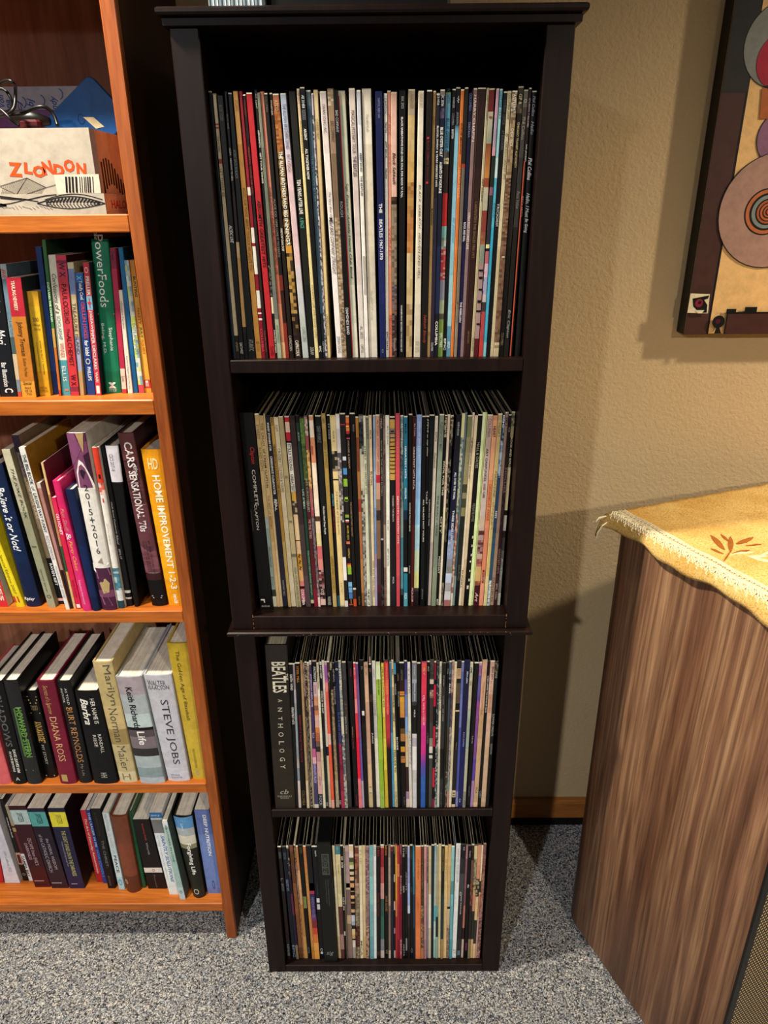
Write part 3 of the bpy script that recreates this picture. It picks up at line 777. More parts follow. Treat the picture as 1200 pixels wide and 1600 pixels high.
ROW1 = '''
@320 120 6.667 330 340 6.667
36 68 225 258|262c34 u1467:2c3a48
80 112 258 300|c9b896 u485:9a2c20 u505:c9b896 u520:9a2c20 u540:b9a684 u855:8e2a20 u905:b9a684 l1230:2a1a14|u620 u780 54463a THE DOORS;u960 u1250 54463a@.15,.85 LET THERE BE;l1300 l1395 a09070 ATLANTIC
125 180 300 345|171615|u290 u460 8a8478 AC/DC STORY;l80 l265 d8d4cc@.1,.8 */AC/DC LIVE;l1305 l1420 d0ccc4 EASTWEST
200 225 345 385|141312 u1200:3a2a24 l255:d0b080 l420:c79a62 l1140:2a2824 l1200:1a1a1a|u390 u545 a8a49c AC DC BAND;u740 u820 d8d4c8 *AC/DC;u850 u1085 d8d4c8 *HIGHWAY TO HELL|dz=.3
240 275 387 465|16181a|u760 u1060 8d9398 AC/DC BACK IN BLACK;l1270 l1390 9a9890 ATLANTIC|dz=.2
292 340 470 525|b98a4e u700:a87838|u240 u360 6a4a28 ATLANTIC;u1155 u1460 4a3018 AC/DC FOR THOSE;l10 l555 4a3018 ABOUT TO ROCK WE SALUTE YOU;l1290 l1390 4a3018 SD 11111|L=tan
357 385 527 565|8a1c2a u1150:d8cfc0 u1235:8f1a28 l105:d8d0c4 l265:8f1a2a l300:d8d2c8 l590:8a1426 l760:d8d2c8 l945:8a1426 l990:d8d2c8 l1005:8a1426 l1050:d8d2c8 l1070:8a1426|u600 u1050 c22a34 AEROSMITH ROCKS TOYS;l1160 l1400 d04a5a COLUMBIA
393 420 567 592|2a1614 l0:3a2422|u240 u410 8a3030 COLUMBIA;u730 u1225 b04038 AEROSMITH  TOYS IN THE ATTIC;l1180 l1400 a84a40 COLUMBIA RECORDS
428 488 610 668|b8252c|u1290 u1467 14100e *AEROSM;l0 l520 14100e *ITH GREATEST HITS;l1340 l1440 14100e COLUMBIA|L=bright_red
515 542 670 690|161615 l500:~1a1a18,4a4a46,8a8478,161615 l830:d8c8a4 l1000:161615|u175 u330 b8b4a8 AC 32847;u555 u735 d8d4c8 *AEROSMITH;u790 u1110 d8d4c8 *GET YOUR WINGS;l1170 l1410 d8d4c8 *COLUMBIA STEREO
543 572 692 735|7d8272 u900:6e7566 l700:6b706a l1060:a0a890|u740 u900 4a5a4a DEREK;l1120 l1300 5a7058 AND DOMINOS
573 612 737 778|c07a60 u350:c98068 u1467:b8684e l900:c9805e l1300:d8a878|u1150 u1460 2a1814 DUANE ALLMAN & THE;l0 l590 2a1814 ALLMAN BROTHERS GREATEST - LIVE|L=salmon
614 650 780 812|1c1b18 l600:7a2a22 l760:3a1a18 l1100:8a2c24|u200 u370 6a665c COLUMBIA;u1270 u1460 8a867c ALICE CO;l20 l410 8a867c OPER LOVE IT TO DEATH
670 697 815 860|20100e u500:2a1c14|u240 u400 c8b8a8 WARNER;l110 l350 d0ccc0 */MADCAP DAN DOE;l1230 l1390 b8b0a4 CAPRICORN
703 765 875 935|b8744a u300:~a86430,6a3a1c,c48a4a,8a4a20,b87438 u770:~6a4a24,8a6a3a,2a1a10,a88850 l290:c98e34 l370:~2*c49a48,2a1c14,8a6a34,1c1410,d8b060 l1000:~2*1c1410,2a1c18,a87c40,3a2820 l1230:~2a1c18,3a2820|u240 u350 d8b89c ATCO;u780 u1460 f0ead8 *THE ALLMAN BROTHERS BAND BEG;l10 l285 f0ead8 *INNINGS;l1280 l1440 e8e0d0 CAPRICORN|L=mottled_gold_and_brown
782 840 955 1015|b9c4da u500:b4bcd4>d0c0c8 u900:d8bcc0 l500:cfc4cc>b8c0c0 l1000:b4bcb8|u280 u750 4a4e66 THE ALLMAN BROTHERS BAND;u810 u990 6a5a6e EAT A PEACH;l1140 l1290 7a8484 CAPRICORN
872 937 1025 1085|24241e u1100:1e1d18 l150:23241e l700:1a1c18|u1070 u1430 f0ece0 *TEN YEARS AFTER LIVE;l0 l110 4aa090 *A SPACE;l1350 l1430 b8b4a4 DERAM
958 985 1087 1122|d0b89a u450:dcc690 u800:e0cf94|u160 u280 6a4a30 JETHRO;u450 u800 8a7050 ASYLUM GREATEST;l700 l1250 8a7050 COUNTRY LIFE AND GOOD TIMES
993 1040 1125 1160|1b2438 u160:14151a l0:101012|u190 u325 c8ccd4 *AE 31458;u340 u450 8a8e96@.1,.9 XXXXXX;u540 u660 e8e6de *ARGENT;u750 u1070 e8e6de *ALL TOGETHER NOW;l1340 l1400 e0dcd0 *EPIC|dz=.35
1052 1100 1162 1190|5a6a70 u300:3f5868 l600:44606e l1000:2a3a40|u330 u420 2a3a44 ASIA;u820 u1300 5a7a8a *THE MOODY BLUES;l1290 l1400 c8d0d4 GEFFEN
1108 1126 1192 1212|b8aebc u400:~d8d0d8,8a8490,1a1a1c,c8c0c8|
1130 1175 1214 1242|d6c296 u500:cfb684 l400:dcc48a|u440 u650 7a6844 CANNED HEAT;l1010 l1230 4a3c24 UNITED ARTISTS|L=tan-cream
@490 120 6.667 490 340 6.667
62 127 245 300|d9cdca u800:e2dad6 l600:e8e2de|u285 u590 1c1a1c@.25,.7 SWAN SONG INC.;u1200 u1460 2a2828@.3,.7 /The Very Best O;l0 l60 1a1a1a *ME;l60 l590 2a2828 /of BAD COMPANY STRAIGHT;l1240 l1410 4a4648 SWAN SONG|L=wide_white_and_pink
142 205 302 346|~c8b89c,d8ccb4,8a7458,b49c7c u300:9a8068 u800:7c6650 l0:~8a7458,b49a78,d0c0a4,6a5440|u460 u680 4a3a2c BAD COMPANY;l950 l1280 3a2c20 DESOLATION
207 250 350 398|141214 u900:0f0f12|u350 u580 b8b8bc BAD COMPANY;u1300 u1460 8a8a90 ROUGH;l940 l1220 c8c8cc *DIAMONDS BAND
252 325 403 465|c8c4ac u300:bcc0aa l700:cfd0ba l1100:dfdcc8|u1110 u1460 2c3428@.35,.75 Sgt. Pepper's;l0 l630 2c3428@.35,.75 *Lonely Hearts Club Band;u200 l1450 b8202a@.0,.16 []|L=red-edged_sage
367 428 485 535|d4c8c0 u600:d0c2be l700:d6cec8|u350 u800 2a2624 MAGICAL MYSTERY TOUR;u810 u1040 2a2624 *· THE BEATLES;l1130 l1260 4a4644 AL 2835;l1320 l1410 3a3634 CAPITOL
447 487 540 576|c4c8d4 u500:d8dae0 u900:e8e4dc|u790 u990 1c1c1c *ABBEY ROAD;u1030 u1240 1c1c1c *THE BEATLES;l400 l800 b8b4ac []
502 597 582 665|e0d8c8 u700:d8ceba l300:cfc6b2 l900:d8d0c0|u390 u570 8a867c@.35,.6 The BEATLES;l760 l1070 a09884@.35,.55 The BEATLES stereo|L=widest_white
640 714 695 752|232b62 u500:1c2560 l0:232e74 l900:1e2a6c|u220 u430 8c92b8@.35,.65 CAPITOL SKBO 3404;u1320 u1420 e4e4ec@.25,.75 *THE;l20 l440 e4e4ec@.25,.75 *BEATLES 1967-1970;l1370 l1410 8aa070@.3,.6 O|L=royal_blue
732 766 755 783|cfd0d2 u400:d8d8d6 l300:e2ded4|u220 u390 3a3a3c CAPITOL;u470 u580 2c2c2e *TRUTH;u670 u850 1c1c1c *JEFF BECK;u950 u1060 1c1c1c *TRUTH;l1190 l1380 2a2a2a *EPIC 26413
768 804 785 818|d08e78 u400:d8967e l500:d88a6a l1000:cf7c5c|u390 u610 a03a30 JEFF BECK;u700 u1000 b8745e BLOW BY BLOW;l100 l400 c83a28 WIRED;l1020 l1220 a83424 MELODY
807 868 820 868|d8b09c u300:dcb4a4 u1250:~4a3028,6a4638,2a1c18 u1330:~8a7a66,9a8c78,6a5a4a l150:~8a7c68,a09078,5a4a3c l700:~7a7484,4a3c3c,8a5a3c,6a6474 l1000:~3a2a28,5a3c3c,7a6a6a,2a1e1c|u790 u1120 4a2a24@.2,.75 */Black Sabbath;l1250 l1390 a8a098 /Sabotage|L=peach-pink
893 955 890 945|15161a u300:121214 l200:0f0f10|u205 u330 a8acb4@.35,.75 BSK 2923;u420 u1260 e0e0e4@.3,.65 *BLACK SABBATH/WE SOLD OUR SOUL FOR ROCK 'N' ROLL;l910 l1400 c8c8cc@.3,.6 *WARNER BROS RECORDS TWO RECORD SET|L=wide_black
988 1057 965 1024|~3*b0a088,baa98e,a8977c u400:~3*c4ac78,d0b680,bca470 u780:~3*cfae68,c49c58,d8b878 u1100:~2*b88a4c,c89c58,a87840,8a5a34 l0:~2*b87c48,a86c3c,c48c54 l370:~3*cbb284,b89c6c,d6c096 l900:~2*c0a478,8a7048,cbb088|u180 u330 8a7a64 WARNER|L=cracked_stone
1093 1149 1045 1110|dcd4c4 u700:e0d8c6 l300:d8ceba l900:cfc6b4|u180 u320 a89c84 WARNER BROS;u1130 u1460 3c342c@.35,.7 BLACK SABB;l0 l640 3c342c@.4,.75 ATH : HEAVEN AND HELL;l1290 l1400 8a8070 BSK 3372|L=wide_cream-white
@660 120 6.316 650 340 6.667
45 97 50 114|2a211f u300:221c1b l300:1c1817|u595 u615 c8304a@.2,.6 [];u630 u870 8a2c3c@.3,.65 BLACK SABBATH;u890 u1030 7a2838@.3,.65 PARANOID;u1035 u1055 c8304a@.2,.6 [];l1010 l1310 a04030 /Sabbath Bloody
108 135 116 146|c29c62 l400:cda66e|u390 u480 6a4a28 STEREO;u1300 u1389 2a1c10 *BLIND;l0 l75 2a1c10 *FAITH;l1190 l1230 6a4a28 330
143 174 147 183|d0d0c4 u180:2a2c34 u480:1c2030 u1200:2c2c40 l300:342a40|u180 u280 e0e0dc CS 9720;u485 u1085 e4e2dc *BLOOD, SWEAT & TEARS GREATEST HITS;l1300 l1390 c8c8cc COLUMBIA
178 224 185 226|8a8078 u190:1d2438 u310:~4a4a70,2a2a44,6a5a78 u410:1c2440 l300:20305a l1000:1a2030|u190 u290 d8d8d8 FC 39704;u500 u790 eceae4 *BLUE OYSTER CULT;u840 u1150 eceae4 *AGENTS OF FORTUNE;l1080 l1330 e4e2dc *COLUMBIA|L=dark_navy
232 284 228 278|6a9cb0 u300:5a98b8 u740:~4a3a34,b8a888,2a2420 u800:d8cc98 u860:3a2c28 u1150:b82c2c l90:7ab0a8 l210:~8a9a90,5a6a64,c8c8c0 l330:~b83034,8a2028,d8c0bc,c83c40 l650:8a8a98 l860:a8b090 l1000:5a5448 l1060:7f9a48|u120 u260 3a5a6c FC 34770;u410 u840 2c4a64 *BLUE OYSTER CULT;l1200 l1350 e8f0d8 SPECTRES|L=blue-and-red
298 331 280 312|121316|u200 u310 a8b0b8 WARNER;u360 u480 8a8e94 COLUMBIA;u520 u610 d0d4d8 *BOSTON;l1260 l1380 e0e0e0 *EPIC
335 377 313 360|1a1e2c u480:3a6078>7fb8d0 u560:88c0d8 l200:8cc4d4 l600:9acad4 l1130:5c98b0|u190 u260 d8e0e8 ***;u350 u470 9aaab8 JACKSON;l0 l260 4a90b0 /for everyman;l1290 l1360 c8e0e8 *ASYLUM|L=pale_blue
382 413 360 388|d07438 l300:d8783a|u460 u760 5a2810 *DAVE MASON;u900 u1200 e8a878 HEADKEEPER
420 454 395 424|2c2a28 u860:a83c2c u900:6a6258 l300:7a7060 l900:8a8070|l880 l1100 5a5044 BRUCE COCKBURN
459 499 426 458|1b1f48 l300:241c58 l900:241a50|u160 u340 6a70a0 COLUMBIA;u450 u600 7a80a8 SANTANA;l50 l250 d8d8e8 *ROCK AND ROLL;l880 l1090 d8d8e8 *THE REBELLION
507 544 460 494|8a6c6c u500:8e7474 l300:8a7274|u180 u640 e0d8d4 HARRY CHAPIN;u1340 u1389 e0d8d4 GR;l0 l330 e0d8d4 EATEST STORIES LIVE
549 627 498 562|3c2220 u400:34201d u900:3e2420 l300:40211d|u1230 u1389 8a6a48@.4,.75 CARPENT;l0 l420 8a6a48@.4,.75 ERS THE SINGLES 1969-1973;l1180 l1310 8a6a48@.4,.7 A&M RECORDS;u200 l1430 5e3a38@.04,.12 []|L=wide_brown
635 659 568 598|b0a890 u500:bcb090 l300:b8ac88|u180 u420 6a6454 A&M RECORDS;u1010 u1230 4a4638 *CAT STEVENS;l1250 l1390 6a6454 TEASER
660 714 600 645|7a2a2c u345:c0b8a0>9aa08c u660:8a4a30>c88848 u1000:9a4a34 u1090:b8b49c u1320:8a3c34 l150:~8a5a40,c06a4a,3a2c24 l280:8a9484 l480:a88a88 l1260:6a1c26|u390 u410 8a5a48@.2,.8 [];l540 l560 1c1414@.0,.9 [];l615 l640 1c1414@.1,.9 [];l740 l760 1c1414@.2,.95 [];l860 l890 1c1414@.1,.9 [];l965 l985 1c1414@.0,.95 [];l1100 l1120 1c1414@.2,.95 []|L=patchwork
730 759 650 694|c8a0b4 u400:b09cb4 u700:d0a0b0 u780:2c3430 u1090:8a5a70 u1170:3a3a44 l280:e0cfa0 l320:1c1c20 l350:c06a74 l480:d8b8cc l620:a8a8c8 l800:c8b8b8 l880:4a3c40 l980:b8484c l1250:c8443c|
765 794 694 728|6cb0c4 u300:9cd4dc u800:c8e4e4 u1000:58b8d0 l100:3cacd0 l600:48b4d4 l1300:88c8d4|u180 u420 2c6a80 LITTLE FEAT;u1250 u1389 2c7a98 DIXIE|L=bright_cyan
805 840 730 770|17171c l300:131318|u230 u480 5a5a64 CHEAP TRICK;u530 u720 6a6a74 AT BUDOKAN;u1250 u1389 d0d0d4 TRICK;l0 l90 d0d0d4 DREAM
843 881 772 806|d2c6a4 l300:c8b894|u160 u420 5a4c34 COLUMBIA 33900;u560 u590 3a2c1c *O;u640 u1010 4a3c28 CHICAGO'S GREATEST HITS
888 939 808 858|~b8a88c,6a5844,d8ccb4,8a7458 u400:~a08464,c0a888,6a5238 u1000:~6a4a34,8a6a50,4a3224,a08468 l300:~5a3c2c,7a5844,8a6c56 l1300:~d8c8a4,8a7458|u170 u330 e8e0cc *ASYLUM;u510 u690 e8dcc4 *CHEAP TRICK;l400 l420 c8b898 []|L=speckled_brown
948 1000 862 907|4a4034 u170:38302a u270:~6a5c4a,3c322a,8a7860 u360:2c241f l300:1a1715|u170 u270 c8b890 *GP 8;u450 u900 d0bc88@.3,.7 *CHICAGO TRANSIT AUTHORITY;l1200 l1330 8a7a5c COLUMBIA|dz=.35
1004 1048 910 962|6a655e u300:4c4843 u800:3c3a37 l100:24211f|u220 u260 b8b4ac *O;u400 u620 a8a49c Phil Collins;u1130 u1300 8a8680 /Face Value;l960 l1250 a8a8a4 /Eric Clapton|dz=.2
1053 1079 975 1002|2a1c22 u660:1c1418 l150:1a1418|u210 u500 d0b8b8 ATLANTIC 7 RECORD;u670 u840 d8ccc8 *NO JACKET;u1180 u1380 c8908a REQUIRED;u830 l1440 d0583c@.0,.4 []
1086 1131 1030 1082|15171d l100:121316 l700:1c1b1c|u190 u390 9ca4b4 /Phil Collins;u440 u570 9ca4b4 /Hello;u800 u1020 d8d8dc@.1,.9 /Phil Collins;u1150 u1389 c0c4cc@.1,.9 /Hello, I Must;l10 l160 c8c8cc@.1,.9 /Be Going|L=last_black
'''

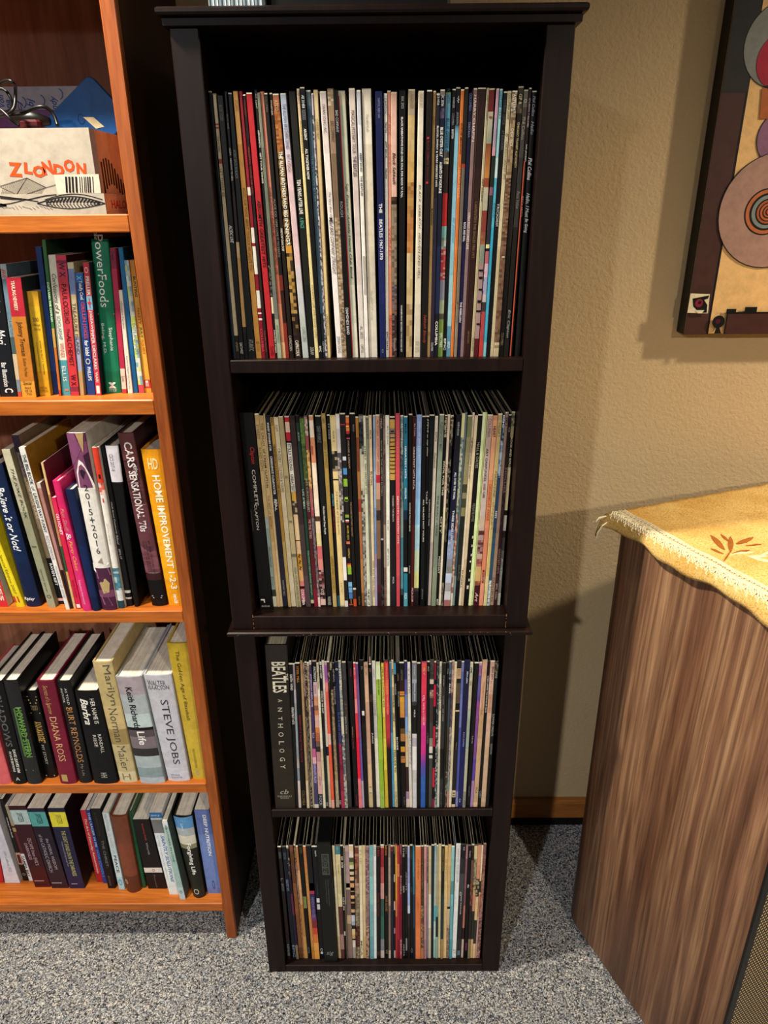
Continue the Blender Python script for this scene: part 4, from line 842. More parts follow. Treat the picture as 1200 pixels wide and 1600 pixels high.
ROW2 = '''
@360 590 7.5 380 780 7.5
75 272 205 348|141110 l600:110e0d|u815 u1010 b82a22@.45,.85 /Clapton;u1080 u1500 c8c0b4@.5,.74 COMPLETE;l60 l360 c8c0b4@.4,.6 CLAPTON;l1170 l1215 d8d0c4@.12,.45 *r;l1245 l1262 c0b8ac@.12,.8 RECORDS;l120 l370 5a524a@.1,.16 []|t=643,K=record_box_set,y=2.6,N=wide_black_record_box_set_with_red_script_on_the_second_shelf
282 331 352 397|bea068 u500:c0a472 l210:9aa59c l340:8a9a90 l1060:3a4438 l1140:c8c4a8|u550 u720 6a5434 STEREO;u820 u1090 6a5434 BLIND FAITH;l550 l800 5a6a60 */Slowhand;l910 l1020 5a6a60 Eric
333 384 399 432|b89a66 u600:c4a878 l200:b8935c l500:c8a474 l900:d6b07c|u530 u800 5a4628 THE CREAM;u830 u1290 3a2c18 *OF CREAM CLAPTON;u1380 l350 6a3a20 THE BEST OF HISTORY
386 403 434 465|c6ae82 l600:ccb68c|
405 462 468 528|24222c u500:2a2834 l200:2c2838 l700:332d40|u530 u860 e0dcd4@.25,.65 *MANY STONES FOR;u920 u1370 e0dcd4@.25,.65 *CREEDENCE CLEARWATER;u1430 u1500 e0dcd4 *REV;l0 l140 e0dcd4@.25,.65 *IVAL;l950 l1130 b8b4ac@.3,.6 FANTASY REC|L=wide_dark_slate
464 500 530 562|c09a48 u300:b8924a u800:a88038 l500:b89c58 l1000:c4a464|u480 u560 4a3818 *FIRES;u780 u1000 3a2c14 *CREEDENCE;u1000 u1490 5a4420 CLEARWATER REVIVAL
503 557 566 620|d2c2a0 l300:cdbd9c l900:d6c8a8|u550 u630 8a7854 A&M;u830 u1000 4a4028 CROSBY;u1010 u1340 5a4c34 STILLS NASH & YOUNG
562 614 626 680|b0a072 u500:a89870 l200:b4a47c l640:6a6450 l680:aaa07c|u1150 u1180 7a7054 -;l250 l275 7a7054 []@.1,.9;l800 l1260 2c2a20@.25,.7 DEJA VU ATLANTIC SD 7200
630 682 685 738|b82430 u520:d8b8a4 u640:b82030 u740:1c1a1a u765:d8d2c4 u1340:c89a3c l20:~2a2420,c8b490 l180:dcbf94 l480:4a3424 l490:d8b48c l640:c89438 l800:d8a468 l960:d87c74 l1020:1c1414 l1050:c05868 l1200:1a1414|u775 u1090 1c1a1a@.2,.8 *STILLS YOUNG;u1130 u1340 1c1a1a@.2,.8 *GREATEST;l640 l830 6a3c18 ~ ~ ~;l1060 l1240 e8dcd8 *COLUMBIA|L=red-topped_white
688 752 741 794|3c2b2b u500:42302f l300:4c3c3c l900:54444a|L=
760 797 796 832|1c1a16 u530:28443a l150:22483a l600:24543e l1180:c8b890 l1220:141210|u640 u740 b8c4b4 JIM CROCE;u1310 u1500 a8b8a8 LIFE AND;l0 l110 a8b8a8 TIMES;l600 l1120 98a898 YOU DON'T MESS AROUND WITH JIM|L=dark_green
805 856 836 880|~5a7a3a,46602c,6a8a48 u800:~46582c,3a4424,5a6a3a u1200:4a3430 l100:5a2428 l700:6a1c28 l1060:8a1c34|u1180 u1490 8a9a7a JIM CROCE;l20 l150 b8a8a0 COUNT;l240 l460 b8948c ME THE TIMES
859 897 882 908|d4c4b8 u300:~d8c8b8,8a6a5c u680:9a4a4c u850:~c8a45c,8a4a3c,d8b870 u1300:a05a5c l100:~9a3c48,c89098 l200:~6a5c60,4a4044,8a7a80 l900:~5a4a50,b8a0a4 l1150:e0c0b8|
918 966 912 970|e4d8c8 u300:d89870 u500:e8d8c4 u700:d8906a u1000:e8d4bc l0:e8dcc8 l200:5a4030 l260:e0c8a8 l400:d8c890 l550:d06a6c l700:d88a80 l830:~1c1414,8a2c34,d0b8b4 l1000:~2a1c1c,c89890,1c1414 l1170:d8b4ac l1240:1c1414|u800 u900 a85040@.1,.5 [];l1050 l1120 d8c8c4 ATCO|L=orange-striped
992 1057 985 1045|17181c u500:1b1d21 l300:17191d|u570 u760 7a7e84 DEEP PURPLE;l80 l410 e0dcd8@.3,.7 */Machine Head Deep Purple;l1140 l1240 b8b4b0 WARNER
1065 1112 1055 1098|b4975c u600:a88c4c l200:b09450 l700:a88a4a l1100:c0a468|u480 u540 5a4820 NEIL;u750 u1060 6a5628 DEREK & DOMINOS;l670 l890 7a6430 *LAYLA AND;l900 l1050 8a7238 ASSORTED|L=old_gold
1130 1162 1105 1142|11161b l1130:2c5a68|u540 u720 a8b0b4 E.V. DODD;u1360 l80 5a98a0 */DIRE STRAITS;l110 l390 8a2a28 BROTHERS IN ARMS
@510 590 7.5 520 780 7.5
38 105 85 142|e0c890 u860:~2*1a1a18,2c2a26,d8cca0,1c1a18 u1070:8a7a60 u1100:dcc28a u1190:1c1a18 u1205:dfc78f l300:e2c88c l900:e4cc94 l1240:b8b0a0|u620 u750 5a4a28@.35,.65 WAR II;u1330 u1500 5a4a28@.35,.65 THE DOOR;l10 l420 5a4a28@.35,.65 S LIVE AT THE BOWL;l980 l1090 8a7648@.35,.65 ELEKTRA|L=wide_cream-yellow
106 152 144 180|e0dcd8 u600:c8c4c4 u880:5a5458 u940:~c8c0c0,8a8488,3a3638 l100:~d8d0d0,2c2a2c l270:3a363a l680:e4dfdc l950:2c282c l1190:d8d0d0|u1150 u1250 d0c8c8 L.A.
155 218 190 242|2b2729 l200:1f1d1e|u545 u555 d03c4c@.05,.9 [];u925 u970 c8d0dc@.2,.85 [];u1060 u1135 4c8cc8@.15,.9 [];u1185 u1275 8cb838@.1,.9 [];u1400 u1450 9cc038@.2,.85 [];l0 l20 8cb838@.1,.9 [];l180 l215 8aa838@.1,.9 [];l240 l255 c8e0e0@.15,.85 [];l255 l272 d0503c@.15,.85 [];l310 l475 e0b448@.4,.7 *ELVIS GO;l495 l525 d06c4c@.1,.85 [];l575 l690 e0b448@.4,.7 *COSTELLO;l752 l770 d0503c@.1,.85 [];l770 l795 d8a83c@.1,.85 [];l795 l880 8cb838@.1,.9 [];l970 l1025 7cb4dc@.1,.9 [];l1032 l1095 6ca4d8@.1,.9 [];l1100 l1165 4c78b8@.1,.9 [];l1170 l1225 c89058@.45,.6 [];l1228 l1240 c0503c@.1,.9 []|L=colour-block_black
223 264 245 280|e07a3c u530:cf3a34 u590:e0904c u625:c83030 u660:1c1514 u705:c84a6c u720:221a18 l1040:d8d0b8 l1060:4a3424 l1170:c8502c|u560 u580 f0c050@.0,.9 [];u740 u1060 b89c7c@.3,.75 MIRAGE & DREAM;l30 l440 a88c6c@.3,.75 THE DOOBIE BROTHERS GREATEST
272 332 282 340|161314 u500:101012|u550 u630 9a989c@.5,.8 BOB DYLAN;l1140 l1240 7a6a4c@.4,.7 ELEKTRA|L=glossy_wide_black
338 373 342 372|c08a48 u300:b07838 u700:8a4a2c u1100:a06a38 l0:9a3c2c l150:a86a40 l700:b07c4c l1100:8a5a38|u870 u1100 5a3418 LOS ANGELES
376 428 374 402|~e0dcd0,3a3a3a,8a867c u520:~2c2c2e,4a4c50,1c1c1e u770:~d8d4c8,1c1c1c,8a8478 u900:c8c0a8 u1300:~d0c8b4,3c3a36 l200:~3a3a38,8a8880,c8c4bc|
430 457 405 444|d8d4bc u300:e0dcc4 u700:c8ccb4 l400:cdcdb8 l1000:d8d8c8|u800 u970 3a3c34 *STEELY;u1010 u1360 3a3c34 *DAN GREATEST HITS;l1050 l1240 1c1c1a *THE BEST OF|L=black-on-cream
459 492 446 467|9a9484 u400:8a8474 l300:8c8878 l900:b0ac9c|u480 u720 3a382e EAGLES;u1200 l180 4a483c THEIR GREATEST HITS 1971
495 529 470 499|dcc8a0 l300:e0cda4|u620 u720 3a2c1c MCA;u1100 u1260 2c2218 *ELTON;l720 l1150 5a482c HERE AND THERE STEREO
545 573 500 523|98b4d4 u600:8ca4c8 u1100:a0b4d0 l100:7c98c8 l400:6c8cc4 l640:9c88b0 l800:a8a0cc|L=thin_periwinkle
575 622 525 568|c89878 u100:cc9f84 u1140:b8283a u1235:c89a80 l0:8a6a54 l130:~4a3a34,3c302c l250:7c5c48 l700:4a3838 l1000:5a242c l1100:3a2a2e l1200:4a1c26|u500 u680 b83c34@.3,.75 *ELTON;u710 u960 b83c34@.3,.75 *JOHN HONKY;u980 u1130 b83c34@.3,.75 *CHATEAU|L=red-lettered_tan
625 657 570 600|~4a4648,8a8484,2c2a2c u550:3c383c l460:c8c4c4 l480:2c282c l1000:~2a2628,5a5458|u480 u600 c8c0b8 MCA;u740 u1380 a8a49c ROCK OF THE WESTIES ELTON J
662 686 604 627|8a6c64 u500:8f7870 u900:6a5650 l300:9c8878 l800:6a4c40|u470 u590 2a1c1c UNI;u730 u1250 2a1c1c *TUMBLEWEED CONNECTION;l720 l1150 b88a74 MADMAN ACROSS
690 737 630 672|e8e2d0 u900:f0ead8|u570 u780 1c1a18@.45,.7 ELTON;l240 l370 3a3834@.35,.65 THE VERY;l580 l780 2c2a28@.35,.65 *BEST OF ELTON|L=clean_white
742 802 682 740|2c2626 u490:c8a054 u595:8a7a68 u660:b0906c u710:c49c50 u1200:241f24 l900:2c2630|u620 u640 3a2c24 [];u650 u660 241c18@.0,1 [];u700 u712 241c18@.0,1 [];u750 u760 241c18@.0,1 [];u800 u810 241c18@.0,1 [];u838 u848 241c18@.0,1 [];u885 u895 241c18@.0,1 [];u930 u940 241c18@.0,1 [];u975 u985 241c18@.0,1 [];u1020 u1030 241c18@.0,1 [];u1065 u1075 241c18@.0,1 [];u1115 u1125 241c18@.0,1 [];u1380 u1500 c8c0b8@.4,.7 THE FIXX;l0 l260 c8c0b8@.4,.7 REACH THE BEACH;l910 l990 c8c0c8@.35,.65 *MCA|L=gold-block
808 860 748 786|d04c58 l300:cf505a l900:c84a54|u620 u950 e8a09c@.35,.65 ELTON JOHN;u1390 u1500 f0dcd8@.3,.7 *ELTO;l0 l520 f0dcd8@.3,.7 *N JOHN GREATEST HITS|L=coral_red
868 902 795 826|~6a8c8c,4a6a6c,8aa49c u600:~5a7c7c,3c5c60,a0a890 l100:8ca49c l450:4a8894 l800:5c98a0 l1050:3a5458 l1120:1c1c1c|u540 u900 d0d8cc *ELTON JOHN;u900 u1120 1c2c30 BLUE MOVES
907 950 832 876|2f7a98 u400:2a7494 l0:28607c l130:1c3450 l240:14161a l800:d8d4cc l850:14161a l870:2c7a94 l1100:58a0b0|u540 u660 101c28@.3,.7 *MCA;u800 u1180 e0e8ec@.3,.7 *GREATEST HITS;u1290 u1420 e0e8ec@.3,.7 *VOLUME;l1100 l1170 d8e4e8 MCA|L=teal-blue
965 1006 880 913|1c1a18 l300:161514|l40 l380 c8c4b8@.3,.7 *GOODBYE YELLOW BRICK;l780 l870 a8a49c@.3,.7 *ROAD
1009 1056 915 946|4c1c1e u700:421818 l300:5a201f|u540 u680 d8c8c0@.45,.75 ELTON;u810 u1310 d8c8c0@.3,.7 GREATEST HITS MCA;l1040 l1200 e0b8ac@.2,.8 *MCA-2128
1058 1121 948 1002|8c94cc u300:90a8dc u800:94bce8 l0:98c8ec l300:b0d8e4 l600:c8dcb8 l850:d8d88c l1040:4a3c3c l1080:2c2426|u520 u950 e4ecf8@.35,.7 LUSH LIFE  JOHN HENRY|L=sky_blue_fading_to_yellow
1124 1167 1026 1074|101214 l500:15191b|u560 u800 2c4438@.4,.6 BRIAN;l0 l500 d8d4c8@.4,.7 *ALL SALADS NOT YOURS;l1050 l1170 8a8a84@.3,.6 /Elektra
1169 1212 1076 1095|131110|u480 u920 d8d4cc /STEVE in my time;u1330 u1480 c0bcb4 *TABLE
@660 590 7.5 660 780 7.5
78 144 34 62|121618|u520 u880 2c4c60@.4,.6 FLEETWOOD MAC;u1430 l310 c8c4b8@.3,.6 RUMOURS AND TALES
150 187 62 96|d8c8b4 u500:dccfbc l500:c8b8ac|u640 u750 5a4c3c REPRISE;u880 u1060 4a3c30 /Fleetwood|L=cream
203 256 105 156|8a9484 u500:909c8c l300:7c8878 l800:88947c|u520 u860 5a665c *FLEETWOOD MAC;u1380 l430 4a5448@.2,.6 *THE EARLY YEARS|L=wide_sage
264 297 157 187|~3c342a,1c1814 u500:~2a2620,d8c89c,1c1a16 u700:141210 l860:1c1a16|u470 u680 c8bc98 *FOGHAT;u980 u1380 d8d0b0 *FOOL FOR THE;l200 l400 d8d0b0 *CITY;l670 l870 d8d4c0 *FOGHAT;l1170 l1240 d8d4c0 *BSV
299 330 189 215|d8bca8 u600:e0cdb8 l100:e0d8b4 l700:e8dcc4|u1020 u1320 a8806c FOREIGNER;
333 368 217 240|~4a4438,8a8068,1c1a16,c8b890 u800:~2a261f,8a8470,161412 l150:~3a3428,6a6450 l500:141210 l980:~8a8478,4a4438|
398 460 250 322|1c1a1e u600:22222e u1100:1e2244 l200:22305c l360:~6c84b8,8ca0c8,4a5c8c l480:~a8b4d0,8c9cc0 l700:8c8c98 l790:~8a8878,7a7c80 l870:c0cce4 l980:a8a4a8 l1080:d0ccd4 l1180:a86c6c|u520 u680 c8ccd4@.35,.65 GENESIS;u1110 u1430 e4e4ec@.35,.7 *ALL OVER THE WORL;l130 l480 e4e4ec@.4,.75 *THREE SIDES LIVE|L=wide_navy_and_white
465 503 325 350|d8d4a0 u700:~d8d0b0,5a6a64,a8c0b8 u1100:~d0c8a4,4a5a50,8aa098 l200:~d8c8a8,b8584c,6a7c74 l700:~d8c8b0,8a5a50 l1100:d8d4b8|
505 527 352 376|5c7078 u500:6a7c84 l300:4c646c l900:8ca8ac|
533 587 378 420|8f9672 u300:7c8058 u700:9a9068 u1250:4a4830 u1350:8a8464 u1420:3a3824 l0:4a4c34 l100:8a8458 l200:2c3028 l800:141a18|u700 u1000 a8a878 GRAND FUNK;l770 l950 6a6c54 RAILROAD
588 613 424 452|d8c0b0 u500:c8b49c u900:d8ccb0 l300:e0d0b8|u700 u1180 6a3c2c *THE GRASS ROOTS GOLDEN;l830 l1040 4a3c2c *DUNHILL
616 652 455 480|d8bc98 u400:e0cfa8 l100:d8c4a4 l700:c8b08c|
655 706 490 532|181613 l300:101310|u760 u1060 a8a490 HALL & OATES;l50 l260 8a8878 PRIVATE EYES;l430 l460 e8e0c8@.75,1 [];l530 l560 e8e0c8@.75,1 [];l640 l665 e8e0c8@.75,1 [];l720 l740 e8e0c8@.6,.9 [];l830 l850 e8e0c8@.7,.95 [];l930 l960 d8d0b8@.6,.95 [];l1010 l1050 d8d0b8@.3,.8 []|L=black_studded
708 743 540 576|d8dcb0 u300:dce4b8 u700:d4e0a8 l300:d8e8a8 l900:e0e8b8|
746 760 578 592|dce8a0 u400:c8d888 l300:d4e898|L=pale_lime
764 826 594 656|b48a84 u400:c0a498 u900:c8b4ac l200:c8b09c l370:6a3034 l420:b89c94 l480:~5a2028,8a5054,b89890 l640:c8a898 l700:~8a4044,b87c5c l790:d0aa6c l960:~b07c4c,8a4038 l1010:541424|u480 u700 6a5450 COLUMBIA;u830 u1220 1c1414@.2,.6 *ART GARFUNKEL;u1240 u1410 1c1414@.2,.6 *ANGEL CLARE;l1090 l1200 d8b8b0 */Art|L=pinkish_mauve
830 884 660 707|d0906c u500:e0a078 u1200:d88a5c l300:e08868 l900:e8987c|u570 u700 3a1c18 *HEART;u1250 l250 9a3c28 DREAMBOAT ANNIE;l830 l980 3a1c18 *MUSHROOM|L=salmon_orange
888 937 714 752|b8a070 u500:c0aa78 l300:d0b878 l900:d8c890|u530 u700 7a6838 HEART;u1100 u1400 6a5a34 MAGAZINE;l40 l350 7a6838 LITTLE QUEEN
940 972 755 786|2c4c6c u500:~8ab0cc,2a4a6a,1c2430 u740:~3c5c7c,a8b8c8 u1150:24446c l400:2c5474 l950:~c8d0d0,5a8090|u440 u590 d8e0e8 *EPIC;u750 u1170 b8c4d4 JIMI HENDRIX SMASH;l140 l220 e0e8ec *HITS;l960 l1200 e8ecec *REPRISE
974 1012 788 832|8a6c64 u300:96786c u900:a08474 l400:b0937c l1000:b89c84|u470 u570 3a2824 *BMI 5;l920 l1200 6a4c3c DAN HICKS
1014 1047 835 872|3a2428 u500:2c1c20 u800:~4a3034,2a1a1c l300:3c1c20 l900:4a2428|u580 u640 c8a884 O;u1060 u1350 8a6c6c HOLLIES;l580 l870 a87c74 GREATEST HITS;l990 l1170 b89c8c EPIC 32061
1050 1087 876 910|~c8bc98,4a4034,8a7c5c u570:b8a478 u700:3c3428 u1050:c8b48c l130:1c1a16 l190:b8b0a0 l370:2c2a28 l450:4a4440 l600:6a625c l800:8a867c l1100:c8c4b4|u700 u1050 d8cca8 *ROCK AND ROLL;l690 l950 d0ccc0 /James Gang|L=rightmost_cream
'''
ROW2 = ROW2.replace('|L=\n', '|\n').replace('[]@.1,.9;', '[];').replace('|~ ~ ~', '|-')

